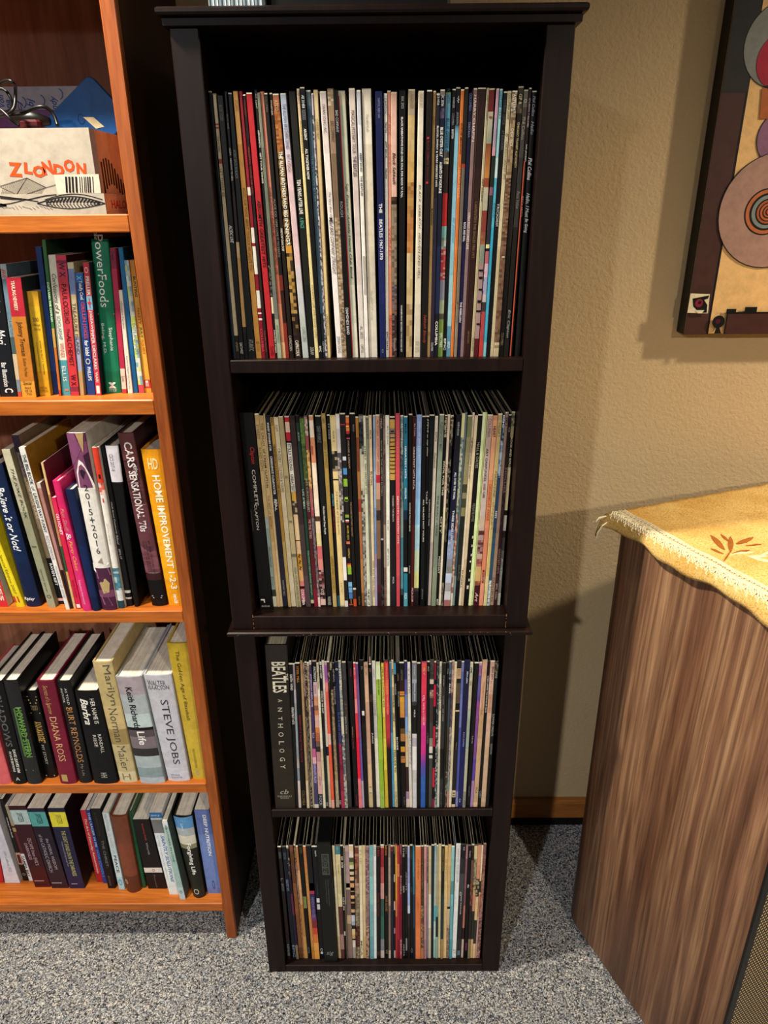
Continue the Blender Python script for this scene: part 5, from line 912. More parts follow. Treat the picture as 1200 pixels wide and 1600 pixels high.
ROW3 = '''
@400 980 9.231 400 1120 6
122 448 180 371|37302a u600:2e2821 l300:352e24|u500 u945 d0c8b4@.25,.88 *BEATLES;u670 u765 c8c0ac@.83,.97 *THE;u1040 u1080 c0b8a4@.45,.65 A;u1160 u1215 c0b8a4@.42,.63 N;u1290 u1340 c0b8a4@.42,.6 T;l65 l100 c0b8a4@.38,.62 H;l145 l185 c0b8a4@.38,.62 O;l230 l260 c0b8a4@.38,.62 L;l300 l335 c0b8a4@.38,.62 O;l380 l415 c0b8a4@.38,.62 G;l450 l485 c0b8a4@.38,.62 Y;l680 l725 a8a090@.3,.7 =/cb;l738 l752 a8a090@.15,.85 =CHRONICLE;l755 l768 a8a090@.3,.7 =BOOKS|t=1007,pt=1007,K=hardcover_book,y=.45,C=book,N=very_thick_dark_olive_book_with_pale_lettering_at_the_left_of_the_third_shelf
468 527 374 399|171b1a u500:141817|u680 u910 c8c8c4 *EARTH  WIND;u1150 l70 c8c4bc *GREATEST HITS|L=first_black
527 556 400 424|9a8c98 u700:8c7c84 u900:a8a4b0 u1100:8a949c l400:b0a098 l480:7c8894 l600:c8b8b0|
558 627 428 472|181614 u600:131211|u560 u800 c07a2c@.3,.75 *STEEL MILL;u1270 u1385 b02c34@.4,.7 EDDY;l10 l425 b02c34@.35,.65 JOURNEY & TALES TONE TALE ME;l690 l830 7a6038 COLUMBIA|L=wide_black
637 668 478 502|b0885c u600:a88a64 l300:a8906c l600:c4b498|
669 697 504 518|a88884 u600:~9c7c78,7a5c58,b8a090 u1000:4a3c34 l0:~8a7c68,5a4c40|
698 728 519 532|~c8b890,2a241c,8a7a54,1c1814 u800:~1c1814,b89c5c,3a3024 l0:~141210,4a4434,8a8468 l500:~6a6650,1c1a16,a8a488|
729 762 533 548|c8b49c u600:~b8a08c,8a7464,d0c0a8 l0:b8a48c l300:a8947c|u560 u1000 6a5444 ELECTRIC LIGHT
764 798 549 588|c8b8a8 u540:4c3c64 u900:473868 l100:44345c l300:c06090 l380:d8a8b4 l440:544878 l620:484468 l820:c8c0b8|u670 u1150 c0b0d0 *JEFFERSON AIRPLANE;l150 l200 b0a0c8 RCA;l440 l620 b0a4d0 *SURREALISTIC PILLOW|L=purple
812 868 590 630|1a2022 u790:c8a8ac u1000:c88c68 u1130:8a5a44 u1200:c4764c u1270:d0a498 l100:c8783c l150:a85c3c l230:6a5048 l280:3c3434 l330:b88488 l420:c8a098 l725:2c3438|u570 u780 c8ccc8 *PATRIOT;u830 u960 8a6468 /Sisters;l560 l640 8a6468 /Grp;l740 l830 a8b0b0 ROCK|L=pink-and-orange
870 902 632 655|~d8d0b8,b8ac90,c8c0a8 u900:d8d0bc l300:c8b898 l600:d0c8b0|u640 u880 6a5c48 /Street Ticket
914 947 657 682|d0ccc0 u545:1a1d1e l100:1c2a2a l580:24302e|u560 u740 d8d4cc *KEN KEEP;u920 u1240 d0ccc4 *LIVING IN THE PAST;l800 l835 d0d0c8 CHR
947 980 684 708|d4ccc0 u560:d8d0c4 u900:cfc4b4 l280:24284c l365:c8bc9c l600:c0b094|
982 1023 711 738|b89ca4 u545:9c58a8 u700:8c4c98>c06090 u800:e0807c u930:d8584c l0:e05c48 l160:d8b0a8 l260:e0583c l780:d89c94|L=purple_and_orange-red
1025 1056 740 748|4a3c34 u700:~3a302c,8a7c68,2a2220 u900:1c1816|u640 u720 c8b8a4 *7
1057 1092 750 782|~c8b8a0,3a3028,a8987c u620:2a211f u900:~5a483c,a08468,c8a888 l0:~8a7458,b89c78 l600:~a8987c,c0b090|
1093 1132 784 800|141416|u600 u790 a0a0a0 GENERAL;u850 u1110 a09c98 THE BYRDS LATER;l780 l820 c8c0b4 *CBS
1133 1185 802 833|1f2340 u700:222850 l100:2c2450 l250:7a1c3c l500:8a2440 l700:a0304c|u590 u620 d8d8e0 *O;u1230 l260 5a60a0 ELO A NEW WORLD;l260 l450 b04058 *RECORD THE MOODY|L=navy_and_crimson
@520 980 8.571 400 1120 6
74 107 834 862|~c8c4b0,5a6a7c,8a9098,d8d4c0 u850:~b8b4a0,6a7c90,a8a48c u1200:c8c4b0 l160:~3a4048,c8c8c0,8a8c8c l400:~4c505c,8a8484 l540:~c8c0ac,8aa0ac,5a5040|
119 172 864 898|4a4647 u700:3c393a u1000:403a38 l200:484446 l600:3c3a3c|l0 l160 a8a4a0@.2,.6 BEN FOLK;u1000 u1200 6a4c40 JO|L=charcoal
198 257 925 962|181a1d u900:141619|u550 u660 b0283c@.45,.75 KANSAS;l90 l190 b8884c@.3,.5 *WISH;l190 l300 a82c34@.3,.5 *YOU WERE HERE;l730 l830 a83454@.5,.7 COLUMBIA|L=red-lettered_black
272 302 966 996|d8444c u700:e0606c u960:e0888c u1150:d83844 l200:e01c38 l580:e0747c|u540 u640 f0b0b0 E;|L=bright_red
303 336 997 1018|6c5088 u700:745894 l200:6a58a0 l600:a8a0b8|
353 407 1022 1058|181819 u600:141415 l300:161414|u525 u570 a8a8a4@.5,.75 RL;u1120 u1180 d8d4c8 [];l50 l330 3c3830 STILL CRAZY AFTER ALL
412 467 1060 1100|d0a488 u600:d8b090 u1000:c89c84 l300:d0a890 l450:d8b48c l650:d0bc98 l720:c8b088|u500 u545 6a4a3c 331;u600 u640 6a4a3c JC;l655 l660 4a3c2c []@;l710 l715 4a3c2c []|L=peach
483 512 1101 1128|1c1614 u550:5a4434 u600:1a1210 u900:4a302c u1000:1c1614 l400:2a2420|u390 u470 b09480 [];l150 l250 d0c0b8 *JUDAS
522 567 1132 1166|d8d2c8 u600:d4ccca u900:ccc4c0 l200:e4dccc l700:e0d8cc|u560 u670 8a8488@.3,.6 KENNY;u980 u1180 7a7478 LOGGINS|L=white
@520 980 8.571 590 1120 6
572 632 27 66|c8d8a0 u510:d4e0b0 u700:9aba44 l0:94b838 l400:8ab034 l700:94b448|u695 u910 2c3c18@.35,.65 *PLAY IT BY HEART|L=lime_green
647 680 70 103|e0d058 u600:d8c860 l0:c8b43c l200:d8c444 l500:c8b034|u530 u1070 4a4420 LIFE IS A CARNIVAL KISS|L=yellow
684 742 104 138|d83c38 u700:dc5438 u900:d03c3c u1150:b83040 l200:a8283c>3a1c1c l300:24181a|u490 u800 e8a098@.4,.7 FORGOTTEN;u800 u1170 e8b0a0@.4,.7 COLLECTION LEAD ALBUM|L=bright_orange-red
756 781 140 160|a8c4d0 u480:4c7ca0 u800:3c7098 l150:58a4cc l300:4c98c8 l600:58a0cc|
783 811 162 190|d8c08c u600:dcc898 u900:d0b884 l100:dcd098 l600:cfc08c|u560 u650 2c2414 *MEL;u800 u1070 3a3018 *SOUTH TOWN BLUES;u1150 u1260 3a3018 *UKELE;l310 l520 3a3420 *PRELUDE TO;l700 l840 5a5238 COLUMBIA|L=cream_with_black_letters
812 842 192 218|4c94c0 u630:1c1d20 u900:141517|u750 u900 b0b0b0 TRAVELIN;l190 l310 d0ccc4 *BOSS
848 888 220 226|141314|u620 u720 9a7870 CAPITOL;u860 u1060 9c9c98 KRIS KRISTOFFERSON
889 952 227 266|241f1b u710:3c2418 u860:d08438 u885:3c2418 u890:c88848 u915:2a1810 u930:d89828 u1000:c88c38 u1150:c88440 u1210:1c120c l110:6a4a24 l160:a8743c l230:1c120c l280:c88c2c l330:2c1c10 l370:a8784c l385:1c120c l390:b87440 l430:1a1210|u570 u710 8a8074@.35,.65 NEPTUNE;l750 l820 6a8488@.5,.7 BURN|L=gold-spotted_black
956 990 268 296|3c3878 u700:5c5ca4 u900:7088c0 u1200:88b0e4 l100:90b8e8 l160:d8b890 l330:d8c4a0 l470:4a2c2c l700:b08cb0 l770:d8c0bc|L=purple-to-blue
998 1036 298 326|e0dcd8 u700:d8d4c4 l200:cfccc4 l700:d8cfc0|u530 u900 9a9894 YOUR;l130 l440 a8a49c *QUEEN|L=plain_white_thin
1060 1122 328 366|7c8088 u700:9ca0ac u750:6a6e78 u1000:3a3c40 u1050:1c1d1f l160:c8c4cc l200:b0a8b4 l280:d8d8d8 l500:c0bcbc l620:c8c8cc|u510 u650 b8bcc8@.4,.7 *MONEY;u750 u980 d0d4dc@.35,.7 *MOON, JOHN;u1100 u1200 d8dce0@.4,.7 *VOL.II|L=silver_and_black
1128 1174 368 402|26221f u700:1f1c1a l300:141314|
@650 980 8.571 590 1120 6
75 145 402 446|e05c50 u600:d83c54 u900:d02c58 l0:d84474 l80:cc3488 l350:b03c90>7040a0 l450:6048a4>3c58ac l560:3460b0 l700:2c5cac|u540 u640 f0b8b0@.35,.65 SLY;u910 u990 f0c8d0@.25,.7 *O'LL;u1010 u1260 f0b8c4@.3,.65 PARTIES & OTHERS;l50 l80 f0c0d8@.4,.7 BE|L=wide_hot_pink
148 186 448 474|15181b|u520 u590 a0a0a0 *AC/;l150 l250 6a6a68 LYNYRD
188 243 478 508|~4c4844,5a5650,3a3633 u700:c8b8a8 u760:2a211f u840:~a88478,c0a494,6a4c44 u950:4a3c3a l50:4a4644 l200:8a8478 l280:d0ccc4 l340:2c2c2e l360:c8c4bc l390:4c4c4a|L=grey_with_pale_blocks
243 273 510 530|8a1c34 u700:1c1416 u770:b81c3c u1060:1a1618 l90:b8203c l280:141214 l480:c02440 l660:1c1416 l770:8a2038|
283 316 532 552|~3c4c4c,6a7c7c,1c2424 u620:~1a2226,8a9ca4,2c3438 l100:~141a1e,5a6468,c8c8c4|
317 346 554 577|d8d4bc u700:e0d8c0 l300:c8c4b0 l600:c4c8b8|u520 u620 4a4438 MARS;u760 u1120 5a5444 *NAZARETH HAIR|L=thin_off-white
353 408 580 606|2a2725 u600:211f1e u800:383836 l300:1c1c1c l580:3a3a3a|u640 u790 a09c94@.25,.6 OZ WORKS;u920 u1040 8a867c@.3,.6 BLIZZARD;u1090 u1260 a09890@.3,.6 *OF OZZ;l700 l840 4c5458 JET|L=charcoal_black
414 444 608 626|1c1b1c u800:2a2420 l100:2c2824|u550 u620 a89c94 TOM
447 482 628 646|~4c6070,2c343c,7a8c98 u700:2c3640 u950:3c4a58 l100:4a4438 l500:~3a3430,8a8474|u750 u880 d8d8d8 *ALAN
483 516 648 664|~b89088,8a6460,c8b0a4 u880:~6a505c,4a3a44 l100:~8a8484,5a5458,b8b0a8 l560:~8aa094,6a7c74 l700:c08878|
516 550 666 690|e0d0ac u600:d8c8a4 l200:d0c4a4 l600:d4ccb4|L=thin_cream
552 612 692 726|3a2e28 u530:1c1716 u550:c09c74 u690:2c2420 u750:5a4c3c u1020:1c1818 u1110:c8b48c u1130:241c1a l300:302a26 l690:c8b894 l755:1c1614 l820:d8bc94|u560 u650 8a5c44@.4,.6 CCR;l235 l310 8a7c64@.5,.7 *WILLY;l710 l720 2c2420 [];l735 l742 2c2420 []|L=dark_with_tan_squares
612 648 728 752|7c84b8 u600:5c6ca8 u900:6c78b8 l100:4c58a4 l500:4a54a0 l700:7c84b8|
652 726 754 792|282858 u550:262450 u900:242256 l200:24286c l500:2a2a6c|u590 u750 d8d8e4@.4,.75 */Elton John;l145 l280 a8a8c8@.4,.65 ESCAPES;l765 l800 c8c8d8@.2,.5 O|L=wide_indigo
728 768 796 822|c8c8ac u600:b8b49c u1100:a4b0a0 l0:98a89c l300:b0b09c l700:8a8a80|u540 u610 2c2a24@.2,.7 *EMI;u720 u790 5a5848 GIL;l780 l830 5a5448 *ATC
786 845 834 864|26221f u600:211d1c l200:1c1a1a|l175 l250 a8a49c@.35,.7 THE OA;l650 l745 6a7478@.35,.65 BELIEVE
850 888 868 893|c8a0b8 u510:9c6c9c u650:6058a0 u900:5c50a0 u990:8c4c90 l100:7c4c98 l400:5c44a0 l600:a880b8|L=violet
892 958 896 936|d8ac90 u600:d0a484 u1100:c09c74 l200:c8a480 l600:c0a07c l800:d8b494|u740 u1170 8a5440@.3,.65 TOM PETTY DAMN THE;l660 l715 4a3828@.3,.7 MCA|L=wide_pinkish_tan
960 997 940 966|191b1d l200:24201e|u650 u1140 d0ccc4@.3,.7 *ROBIN LOWER THE BRIDGE OF SIGHS;l695 l760 7c98a0 CHRY
998 1058 968 1010|d0a494 u550:d8b09c u900:c89c80 u1150:d0ac94 l200:c8a88c l800:b89c80|u530 u700 6a2458@.3,.9 *Elton John;u720 u1150 a8746c@.3,.6 BLUE MOVES ROCKET
1062 1108 1012 1040|~5c5444,8a8068,3a3428 u600:141819 l300:1c1816|u590 u680 a8a89c ANNE;u1160 l180 a8a49c SUMMER DREAMS;l250 l350 8a8884 *COUNTDOWN|L=rightmost_black
'''

ROW4 = '''
@420 1260 10 400 1380 6
132 188 296 328|1c1716 u500:2a2220 l300:2a1c1c|u710 u810 7a8088 GORDON;u1120 u1160 8a9098 L;u1200 u1320 8a9098 GHTFOOT;l570 l680 7a8890 REPRISE
200 266 345 378|151a26 u700:1a2236 l200:1c2034|u720 u820 6a7a90 DONOVAN;u1140 u1320 7a8aa0 *GREATEST HITS;l580 l690 8aa0b8 EPIC|L=very_dark_navy
268 302 379 402|c8b898 u650:~1c1a22,3a3444,c8b48c,1a1820 u1100:2c2038 l100:6a2c4c l300:2c2440 l580:8a745c|
316 372 406 442|7c4c34 u700:6a4028 l0:8a5430 l300:7a4c30 l600:6a4028|L=wide_rust_brown
384 413 443 452|~a88858,4a3420,c8a474,3a2418 u900:~b89c8c,4a342c,8a6c5c l200:~6a4024,a87844,c0905c|
414 448 453 486|c08464 u700:b87c54 u1000:d8a474 u1300:c89c6c l200:b07c44 l500:c09054|L=thin_light_tan
462 523 488 514|1d1b17 u700:191713 l125:7c8050 l235:1a1814|u640 u730 6a6440 MOTOWN;l600 l660 6a8078 COL|L=olive-marked_black
530 575 526 552|c87848 u700:c07c48 u1000:b8844c l0:c08c50 l300:c08448 l600:b87c34|L=amber
580 655 553 598|1b1c20 u800:191a22 u1320:4a2428 l0:22203c l65:b0384c l100:3c2c64 l300:6a3c74 l350:8a2c34 l420:c84c34 l480:d07838 l560:e0a04c|l130 l320 8a84b8 HENDRIX HEAVEN|L=black_to_flame_orange
664 758 604 640|16181e u600:171a24 l200:14161c|u690 u780 d0d0d4@.5,.75 *REO;u1180 u1390 4a5478@.4,.6 THE JAMES;l140 l180 d8d8dc [];l195 l245 c0c4c8 [];l610 l640 d8d8d8 O;l645 l660 d8d8d8 []|L=wide_blue-black
760 966 645 768|1c1f1e u600:191c1b|u740 u1070 4c504e@.28,.85 [];u760 u1050 1c201e@.35,.75 BOXED SET;u1140 l190 5c605e@.45,.52 A COLLECTION OF RARITIES IN STEREO;u1140 l210 5c605e@.62,.7 PREVIOUSLY UNRELEASED RECORDINGS;l635 l680 8a8e8c@.2,.75 =/sig|t=1318,K=record_box_set,y=.6,N=thick_dark_green-black_record_box_with_a_grey_label_on_the_bottom_shelf
985 1024 772 798|d8c8a0 u1100:e0d8b8 l100:d8ccac l500:c8b490|
1030 1112 800 832|4c8890 u750:e0d0a0 u1000:d8c898 l100:e0d4a4 l220:6a3c3c l480:b0847c l620:6a3c3c|u620 u680 a8d0d4@.35,.6 COL;u900 u1040 6a5430@.4,.6 TALKING|L=teal-topped_cream
1113 1160 834 850|141312 l300:1a1816|u780 u840 d8d4cc *LEO;u870 u960 d0ccc4 *SAYER;l130 l250 d0ccc4 *CITY FM;l450 l490 c8c0b4 []
1162 1192 851 862|8a8470 u900:a09880 l200:6a6454|
@530 1260 10 400 1380 6
75 146 864 908|c4a8a4 u700:b09494 u1270:8c7878 l0:c8b49c l60:7c6460 l300:c4a888 l380:8a7060 l600:8c7470|L=greyish_pink
148 218 910 936|e8c8a0 u700:e8d8d0 u800:4a5434 u870:9aa45c u920:d8d0b0 u980:2a241a u1020:d8c8a4 u1070:2a1c14 u1100:e0b488 u1160:3a2018 u1200:d8a070 u1280:2a1814 u1320:d8a87c l40:2a1810 l55:d8a868 l80:2a1c14 l115:e0b078 l145:1c1410 l175:b88c5c l190:2a1c14 l245:d8a884 l275:1c1814 l300:c0c8d8 l360:a8b0c4 l395:2c2c2c l430:d8c090 l480:c8a868 l520:2c241c l535:d8d0c8 l600:a8a098|L=beaded
238 302 940 972|7c4438 u740:b88468 u780:~8a5044,a86854,6a3428 u1000:~3*a8846c,5a3c30,8a6050 u1200:~b89c84,8a6c5c,c0a88c l100:~a8987c,6a5c48 l400:~6a2c28,8a4c40,3a2018 l600:~b8a888,6a5440|
303 352 978 1006|e8dcb8 u800:e0d4b0 l200:e8dcc0|u650 u900 b8a884 THE;l540 l680 8a7c5c *MCA|L=wide_ivory
354 406 1008 1032|dcc090 u800:d8c498 l200:d4bc90 l500:c8a874|
408 466 1034 1062|~8a6870,b89c98,5a3c44,a88484 u900:~6a4450,8a6470,c0a8a8 l100:~7c5c60,a88c88 l400:~b89480,5a3c34,c8a890|L=speckled_mauve
468 532 1070 1102|7cb8bc u800:88b4b4 u1100:8cc4c4 l200:7cb0b8 l500:6ca4b0|L=pale_turquoise
533 577 1104 1132|f0ece4 u800:f4f0e8 l300:d8ece8|u630 u780 6a7c80 OLIVIA
578 643 1134 1166|171514 u900:1a1614 l100:201614|u640 u780 b03838@.35,.7 *LED;l90 l310 8a3438@.3,.7 FRANK SINATRA;l640 l680 8a4c38 RED
@530 1260 10 590 1380 5.714
644 698 26 60|d8b088 u650:a83840 u750:a02c38 u950:c05c60 l0:d89c98 l140:3c5c54 l300:3c6a60 l500:8a8c94 l600:c8c0b8|L=red-pink-and-green
702 757 68 98|151210 u900:181412|u610 u760 b87c3c *NELSON;l110 l250 a8743c WAR BOND;l590 l630 a88458 W
768 802 99 118|a88c80 u800:b8a494 l200:8a7870 l600:c8bca8|
803 847 120 144|3c8888 u610:28242f u700:342c38 l200:2c2c40 l400:28283c|u620 u700 c8483c@.1,.9 O|
846 874 146 160|1c1918 l160:c8a0a0 l240:2a2430 l400:b888a8 l450:2a2a3a l600:c8c0b8|u600 u740 a8a498 OSIBISA;u1060 u1180 c8c0b8 [];l165 l235 e0c0b0 []
873 906 162 178|d8a44c u800:e0a844 u1200:d89c3c l150:d07840 l300:b0302c|L=yellow-orange
905 941 179 198|c83844 u700:b82c38 u900:d87c5c u1100:b83038 l200:a0283c l500:8a1c34|L=thin_red
942 982 200 218|6a2830 u900:5c1c24 l100:8a1c34 l500:a84c5c|u600 u750 c88c90 KENNY;u1080 u1370 c89c98 *ROGERS;l510 l640 d8b0b0 MCA
984 1027 224 246|151515|u640 u790 b0b0ac *THE;u1240 u1340 b8b8b4 *SEE;l20 l80 c8c4c0 *YOU;l540 l650 a8a8a4 ARISTA
1028 1064 248 268|1b191a|u600 u740 8c8c8c VARIOUS;u1020 u1310 8a8a88 *ARTISTS;l490 l600 8a8c8c [];
1068 1102 270 291|b4bce4 u800:9ca4d8 l0:a8bcec l200:c8d4ec l270:3c3438 l400:2c2628|L=lavender-blue
1104 1146 293 318|1a1a1c l300:1c1a20|u680 u820 5a5854 KINKS;u1340 l30 5a5a58 LOW;l580 l620 8a8a80 O
1147 1176 319 334|3a7c94 u700:4c90a8 u1100:3c7894 l100:2a4c6c l400:242c44|
@640 1260 8.571 590 1380 5.714
78 152 339 384|e0885c u600:e08450 l100:e07c48 l400:e88450|u700 u980 8a4c30@.4,.6 STEVE MILLER;l160 l260 b85c38@.35,.6 GREAT|L=wide_orange
153 187 387 412|6a4030 u700:4a2c20 u900:~6a5038,3a2818,5a4430 l200:~4a3828,6a5440,c8a070 l590:c07c54|u700 u1100 8a7458 THE SUPREMES SING
193 228 416 434|d09c94 u700:c88c8c u1000:d0a4a4 l200:c8949c l500:b88490|L=rosy_pink
229 254 436 450|~a88894,5a4048,8a6c78 u800:~4a4048,8a7c84 l0:9c8c94 l300:8a8494|
256 292 453 476|d8c090 u700:c8b48c l100:e0d8c0 l400:c8bca4|
293 333 478 495|24343c u800:1c3440 l100:1c3844 l400:1c2c2c|L=dark_teal
334 361 497 516|8cb0c0 u600:a8c0c8 u900:b8c4b8 l200:6cb0bc l340:b8d0c8 l500:9cc0b8|
362 388 517 537|a8a888 u700:b0a88c l200:6aa8a8 l300:1c3430 l480:8ab0a8|
389 427 539 560|d8c898 u700:dcc898 u1000:d0bc8c l300:c8c094 l500:e0c898|L=sage-and-cream
430 470 562 583|2c2c22 u700:24261c u870:2a2c24 l100:2c4048 l500:a88c5c|u560 u860 a88c4c@.3,.7 *AMERICAN GRAFFITI
472 516 585 612|dcbc80 u800:e0c48c l200:d8b880 l500:e0c488|u700 u1000 b89860 THE TEMPTATIONS|L=golden_cream
519 560 613 636|d8b47c u800:d0ac78 l150:c0b090 l210:2c2c28 l230:c8b494 l370:b89c84 l400:~a89484,6a5c58|
562 605 640 662|98c8c8 u700:8cc0bc u1000:5c9898 u1180:78c0cc l200:6cb0bc l500:4c9cac|L=turquoise
624 686 664 699|e0dcdc u700:d8d8dc u1000:e4e4e4 l300:e8e8ec|u560 u1020 8a8c90@.4,.65 JAMES TAYLOR;l590 l630 8a8a88 JT|L=brightest_white
690 757 702 740|26262a u700:34343a u900:4a4a50 u1180:3a3a40 l200:2c2c30 l500:3a3a3c|u540 u590 c0c0c4@.5,.75 *O;u1140 u1195 b8b8c0@.1,.5 *O;l80 l280 c8c8cc@.3,.6 *JAMES TAYLOR;l600 l640 5c7c88 [];|L=wide_charcoal
760 786 744 764|b88088 u700:8c5c68 u1100:7c5058 l200:b87464 l400:3c2424 l500:c8b0a0|
786 832 772 800|151417 l300:141416|u590 u680 a8a8ac@.4,.8 *THIN;u1050 u1090 d8d8dc@.2,.6 *O;l10 l35 d8d8dc@.2,.7 *O;l530 l600 6a2c54 []
834 867 803 826|4a3028 u620:2a1c18 u720:6a4c44 u1000:~5a3428,8a5c48 l200:3a2c2a l500:8a7c58|
870 914 828 846|d8c898 u700:~8a8468,5a5440,b8b08c u1030:~d8c08c,4a4030,c8b07c l100:d09078 l250:3a3a34 l500:e0b484|L=camouflage
916 966 848 868|d89878 u800:d89074 u970:~c8b49c,3a2c24,8a7458 l0:~3a3028,d8c8a0,1c1814 l120:d8bc88 l330:3c3c38 l540:e0c090|
966 990 870 884|e8d8b8 u900:d8bc90 u1000:3a342c u1150:c8b088 l100:b87c6c l300:c8a094|
992 1032 886 914|~8a5c50,a8746c,6a4038 u900:~a87868,7c4c44,b88c7c l300:~5c3430,8a5c58,b89084 l600:~c89c94,7a4c4c|L=rightmost_reddish_brown
'''
ROW3 = ROW3.replace('[]@;', '[];')

BOOKS_B = '''
@0 340 3.75
-180 -106 300 -68 2 1052|6a3c8a 560:3a2c5a 820:c03044 910:20242c 950:c8b84c|300 700 d8c8d8 *MAGIC TREE|K=p,D=13|paperback with purple and red spine at the left end of the second shelf
-100 -6 300 4 103 1050|1c1e24 700:20242c|480 560 e8e8e8 *ter;655 745 e8e8e8 /Mari;850 990 d8d8d8@.3,.6 *Bar Illustration;1000 1025 e8e8e8@.3,.8 *C|K=p,D=13|black paperback with white handwritten title, at the left end of the second shelf
-2 34 272 106 129 1050|a8b4b8 360:6a8494 600:8aa0a4 700:4a5c5c 800:c8b494 950:7c8c94 1020:c04838|300 360 d84838 /Bk;600 700 3a5c7c A HISTORY|K=p,D=14|thin grey-blue paperback beside the black one with a handwritten title
33 125 350 131 216 1054|b52839 580:c17a2c 960:d89a3a|370 545 f0d0b8@.3,.55 *YEARLING NEWBERY;610 810 2a1c14@.25,.7 Johnny Tremain;825 930 4a2c18@.4,.62 Esther Forbes;960 985 1c1414@.2,.8 =/Special;990 1003 1c1414@.25,.7 =/Award;1008 1022 1c1414@.3,.75 =EE 25;1028 1040 1c1414@.35,.7 =750|K=p,D=13,c=3c4844|orange paperback with a red top and black title on the second shelf
150 230 432 230 312 1044|d8a428 520:e0b028 900:d8a022|585 610 5a5038@.25,.75 =500;620 640 5a5038@.2,.85 =/things;645 665 5a5038@.25,.85 =/Lucky;720 920 4a3410@.55,.75 written by ALLY S. THOMAS;730 910 4a3410@.28,.4 illustrated by CARLA BARTOLO;990 1005 6a5018@.1,.8 =SPECIAL;1008 1024 6a5018@.1,.8 =EDITION|K=p,D=13|short yellow paperback between the orange one and a tall navy one
205 240 170 312 345 1036|23407c 400:28448a 900:203c7c||K=p,D=20|tall thin plain navy blue book on the second shelf
241 263 115 346 360 1045|3c6c3c 380:3c7c40 650:c8a050 760:c87030 1010:b83c2c|380 610 d8e8d0 *EASTLAND: THE CAPSULE!|K=p,D=20,c=2c5030|thin green book fading to orange, right of the tall navy one
266 325 218 362 415 1042|d8d2c0 600:dcd6c4 835:4f9aa4|330 560 1c1a1a@.25,.8 /Confessions of a;575 715 4a8894@.3,.75 SCHOLARSHIP;735 820 c8503c@.3,.8 WINNER;870 960 e8f0ec@.3,.75 ELLIS;1005 1015 d08060@.4,.8 []|K=p,D=14|cream and teal paperback with a flowing black script title
324 388 220 416 465 1044|d0405a 250:8a2c48 268:c04058 350:c63c48 700:cf3a40 990:8a3040 1020:c03848|262 350 5a1c38@.2,.8 *W X;390 520 2a1418@.25,.75 PAULO;520 620 2a1418@.25,.75 COELHO;650 690 2a1418@.3,.6 The;690 870 2a1418@.25,.75 ALCHEMIST;920 985 5a1c38@.2,.8 *W X|K=p,D=14,c=5a1c2c|rose red paperback with dark ornament and author in capitals
390 432 262 468 494 1042|d0c8a8 300:7c90c0 450:c8b48c 700:9ca4c0 900:b89c6c|500 800 5a4c3c TREASURE ISLAND|K=p,D=14|thin paperback striped lilac and tan, right of the rose red one
436 484 325 514 560 1040|2c6cb4 380:274c94 700:24448c|340 365 88c8e8 *X;370 480 e8ece8@.25,.8 *Totally Cool;495 710 c8485c@.25,.8 *GRILLIN JOKES;720 810 e8ece8@.3,.8 *for kids!;825 860 d8d8c8@.2,.8 O;875 955 d8e0e8@.3,.75 *PHILLIPS|K=p,D=13|blue joke paperback with white and red bubble lettering
484 519 262 563 595 1042|c8364c 340:d05c5c 460:7cb4d0 540:c84858 900:d03c48|290 325 f0d0d0 O;345 455 f4e8e0@.25,.8 *PRELLER;470 530 c83444 *+;545 660 f0d8d8@.25,.75 *JIGSAW;660 740 f0d8d8@.25,.75 *PIPER;750 890 f0d8d8@.25,.75 *DECLARES;905 965 f0d8d8@.25,.75 *WAR!;985 1030 e8e0d8 []|K=p,D=13,c=26304a|red and sky blue thin paperback left of the tall green book
516 620 78 613 711 1030|1f7a5c 300:1c7c58 700:1e8460 900:1a7854|84 128 d8e0d8@.25,.5 /the;100 330 e8ece4@.25,.75 Power;335 525 e8ece4@.25,.75 Foods;562 570 b86c64@.0,1 [];645 780 e0e8e0@.55,.8 Stephanie;620 800 e0e8e0@.12,.35 Beling, M.D.;965 1000 e0e8e0@.3,.7 *M;1003 1010 d0e0d8@.3,.75 =FIVE;1012 1019 d0e0d8@.3,.75 =STAR|D=17,c=15543c|tall thick green hardback with big white title, tallest on its shelf
641 683 178 716 742 1030|8a2c44 300:b03050 600:b82c4c 885:d8c8b8 1005:b83c3c|195 250 3a1420 /Trent;930 960 6a3c34 Live|K=p,D=20|thin crimson book directly right of the thick green hardback
689 719 425 750 779 1030|d8d4c4 700:dcd8ca|490 650 5a5448@.3,.65 Goldie's Pardon;810 1005 5a5448@.3,.65 Reader's Digest Fund for the|K=p,D=13|short white paperback between the crimson and the blue books
686 719 175 781 808 1028|1f6a9c 500:20689c 800:1c5c90||K=p,D=20|plain bright blue tall thin book on the second shelf
726 753 250 815 845 1028|~3*d8d8b8,8cb8d0,d8e0e0,c8cc50,5aa0c8 550:~3*dce4e8,5c9cc8,d8d8d0,c8d440 980:c84858|620 800 6a7c88 DOTS AND SPOTS|K=p,D=16|thin white book covered in blue and yellow dots
758 786 250 848 889 1025|d8943a 350:e0a840 700:e0b044 950:c83c38 1000:d8a040|345 465 3c2838@.3,.8 *BUNTING;530 625 c8542c@.3,.8 *NASTY;640 705 4c7c5c@.3,.8 *JULY;712 800 d88030@.3,.8 *SQUIRT;955 990 f0e0d8@.3,.7 *E|K=p,D=16|orange paperback at the right end of the second shelf
'''
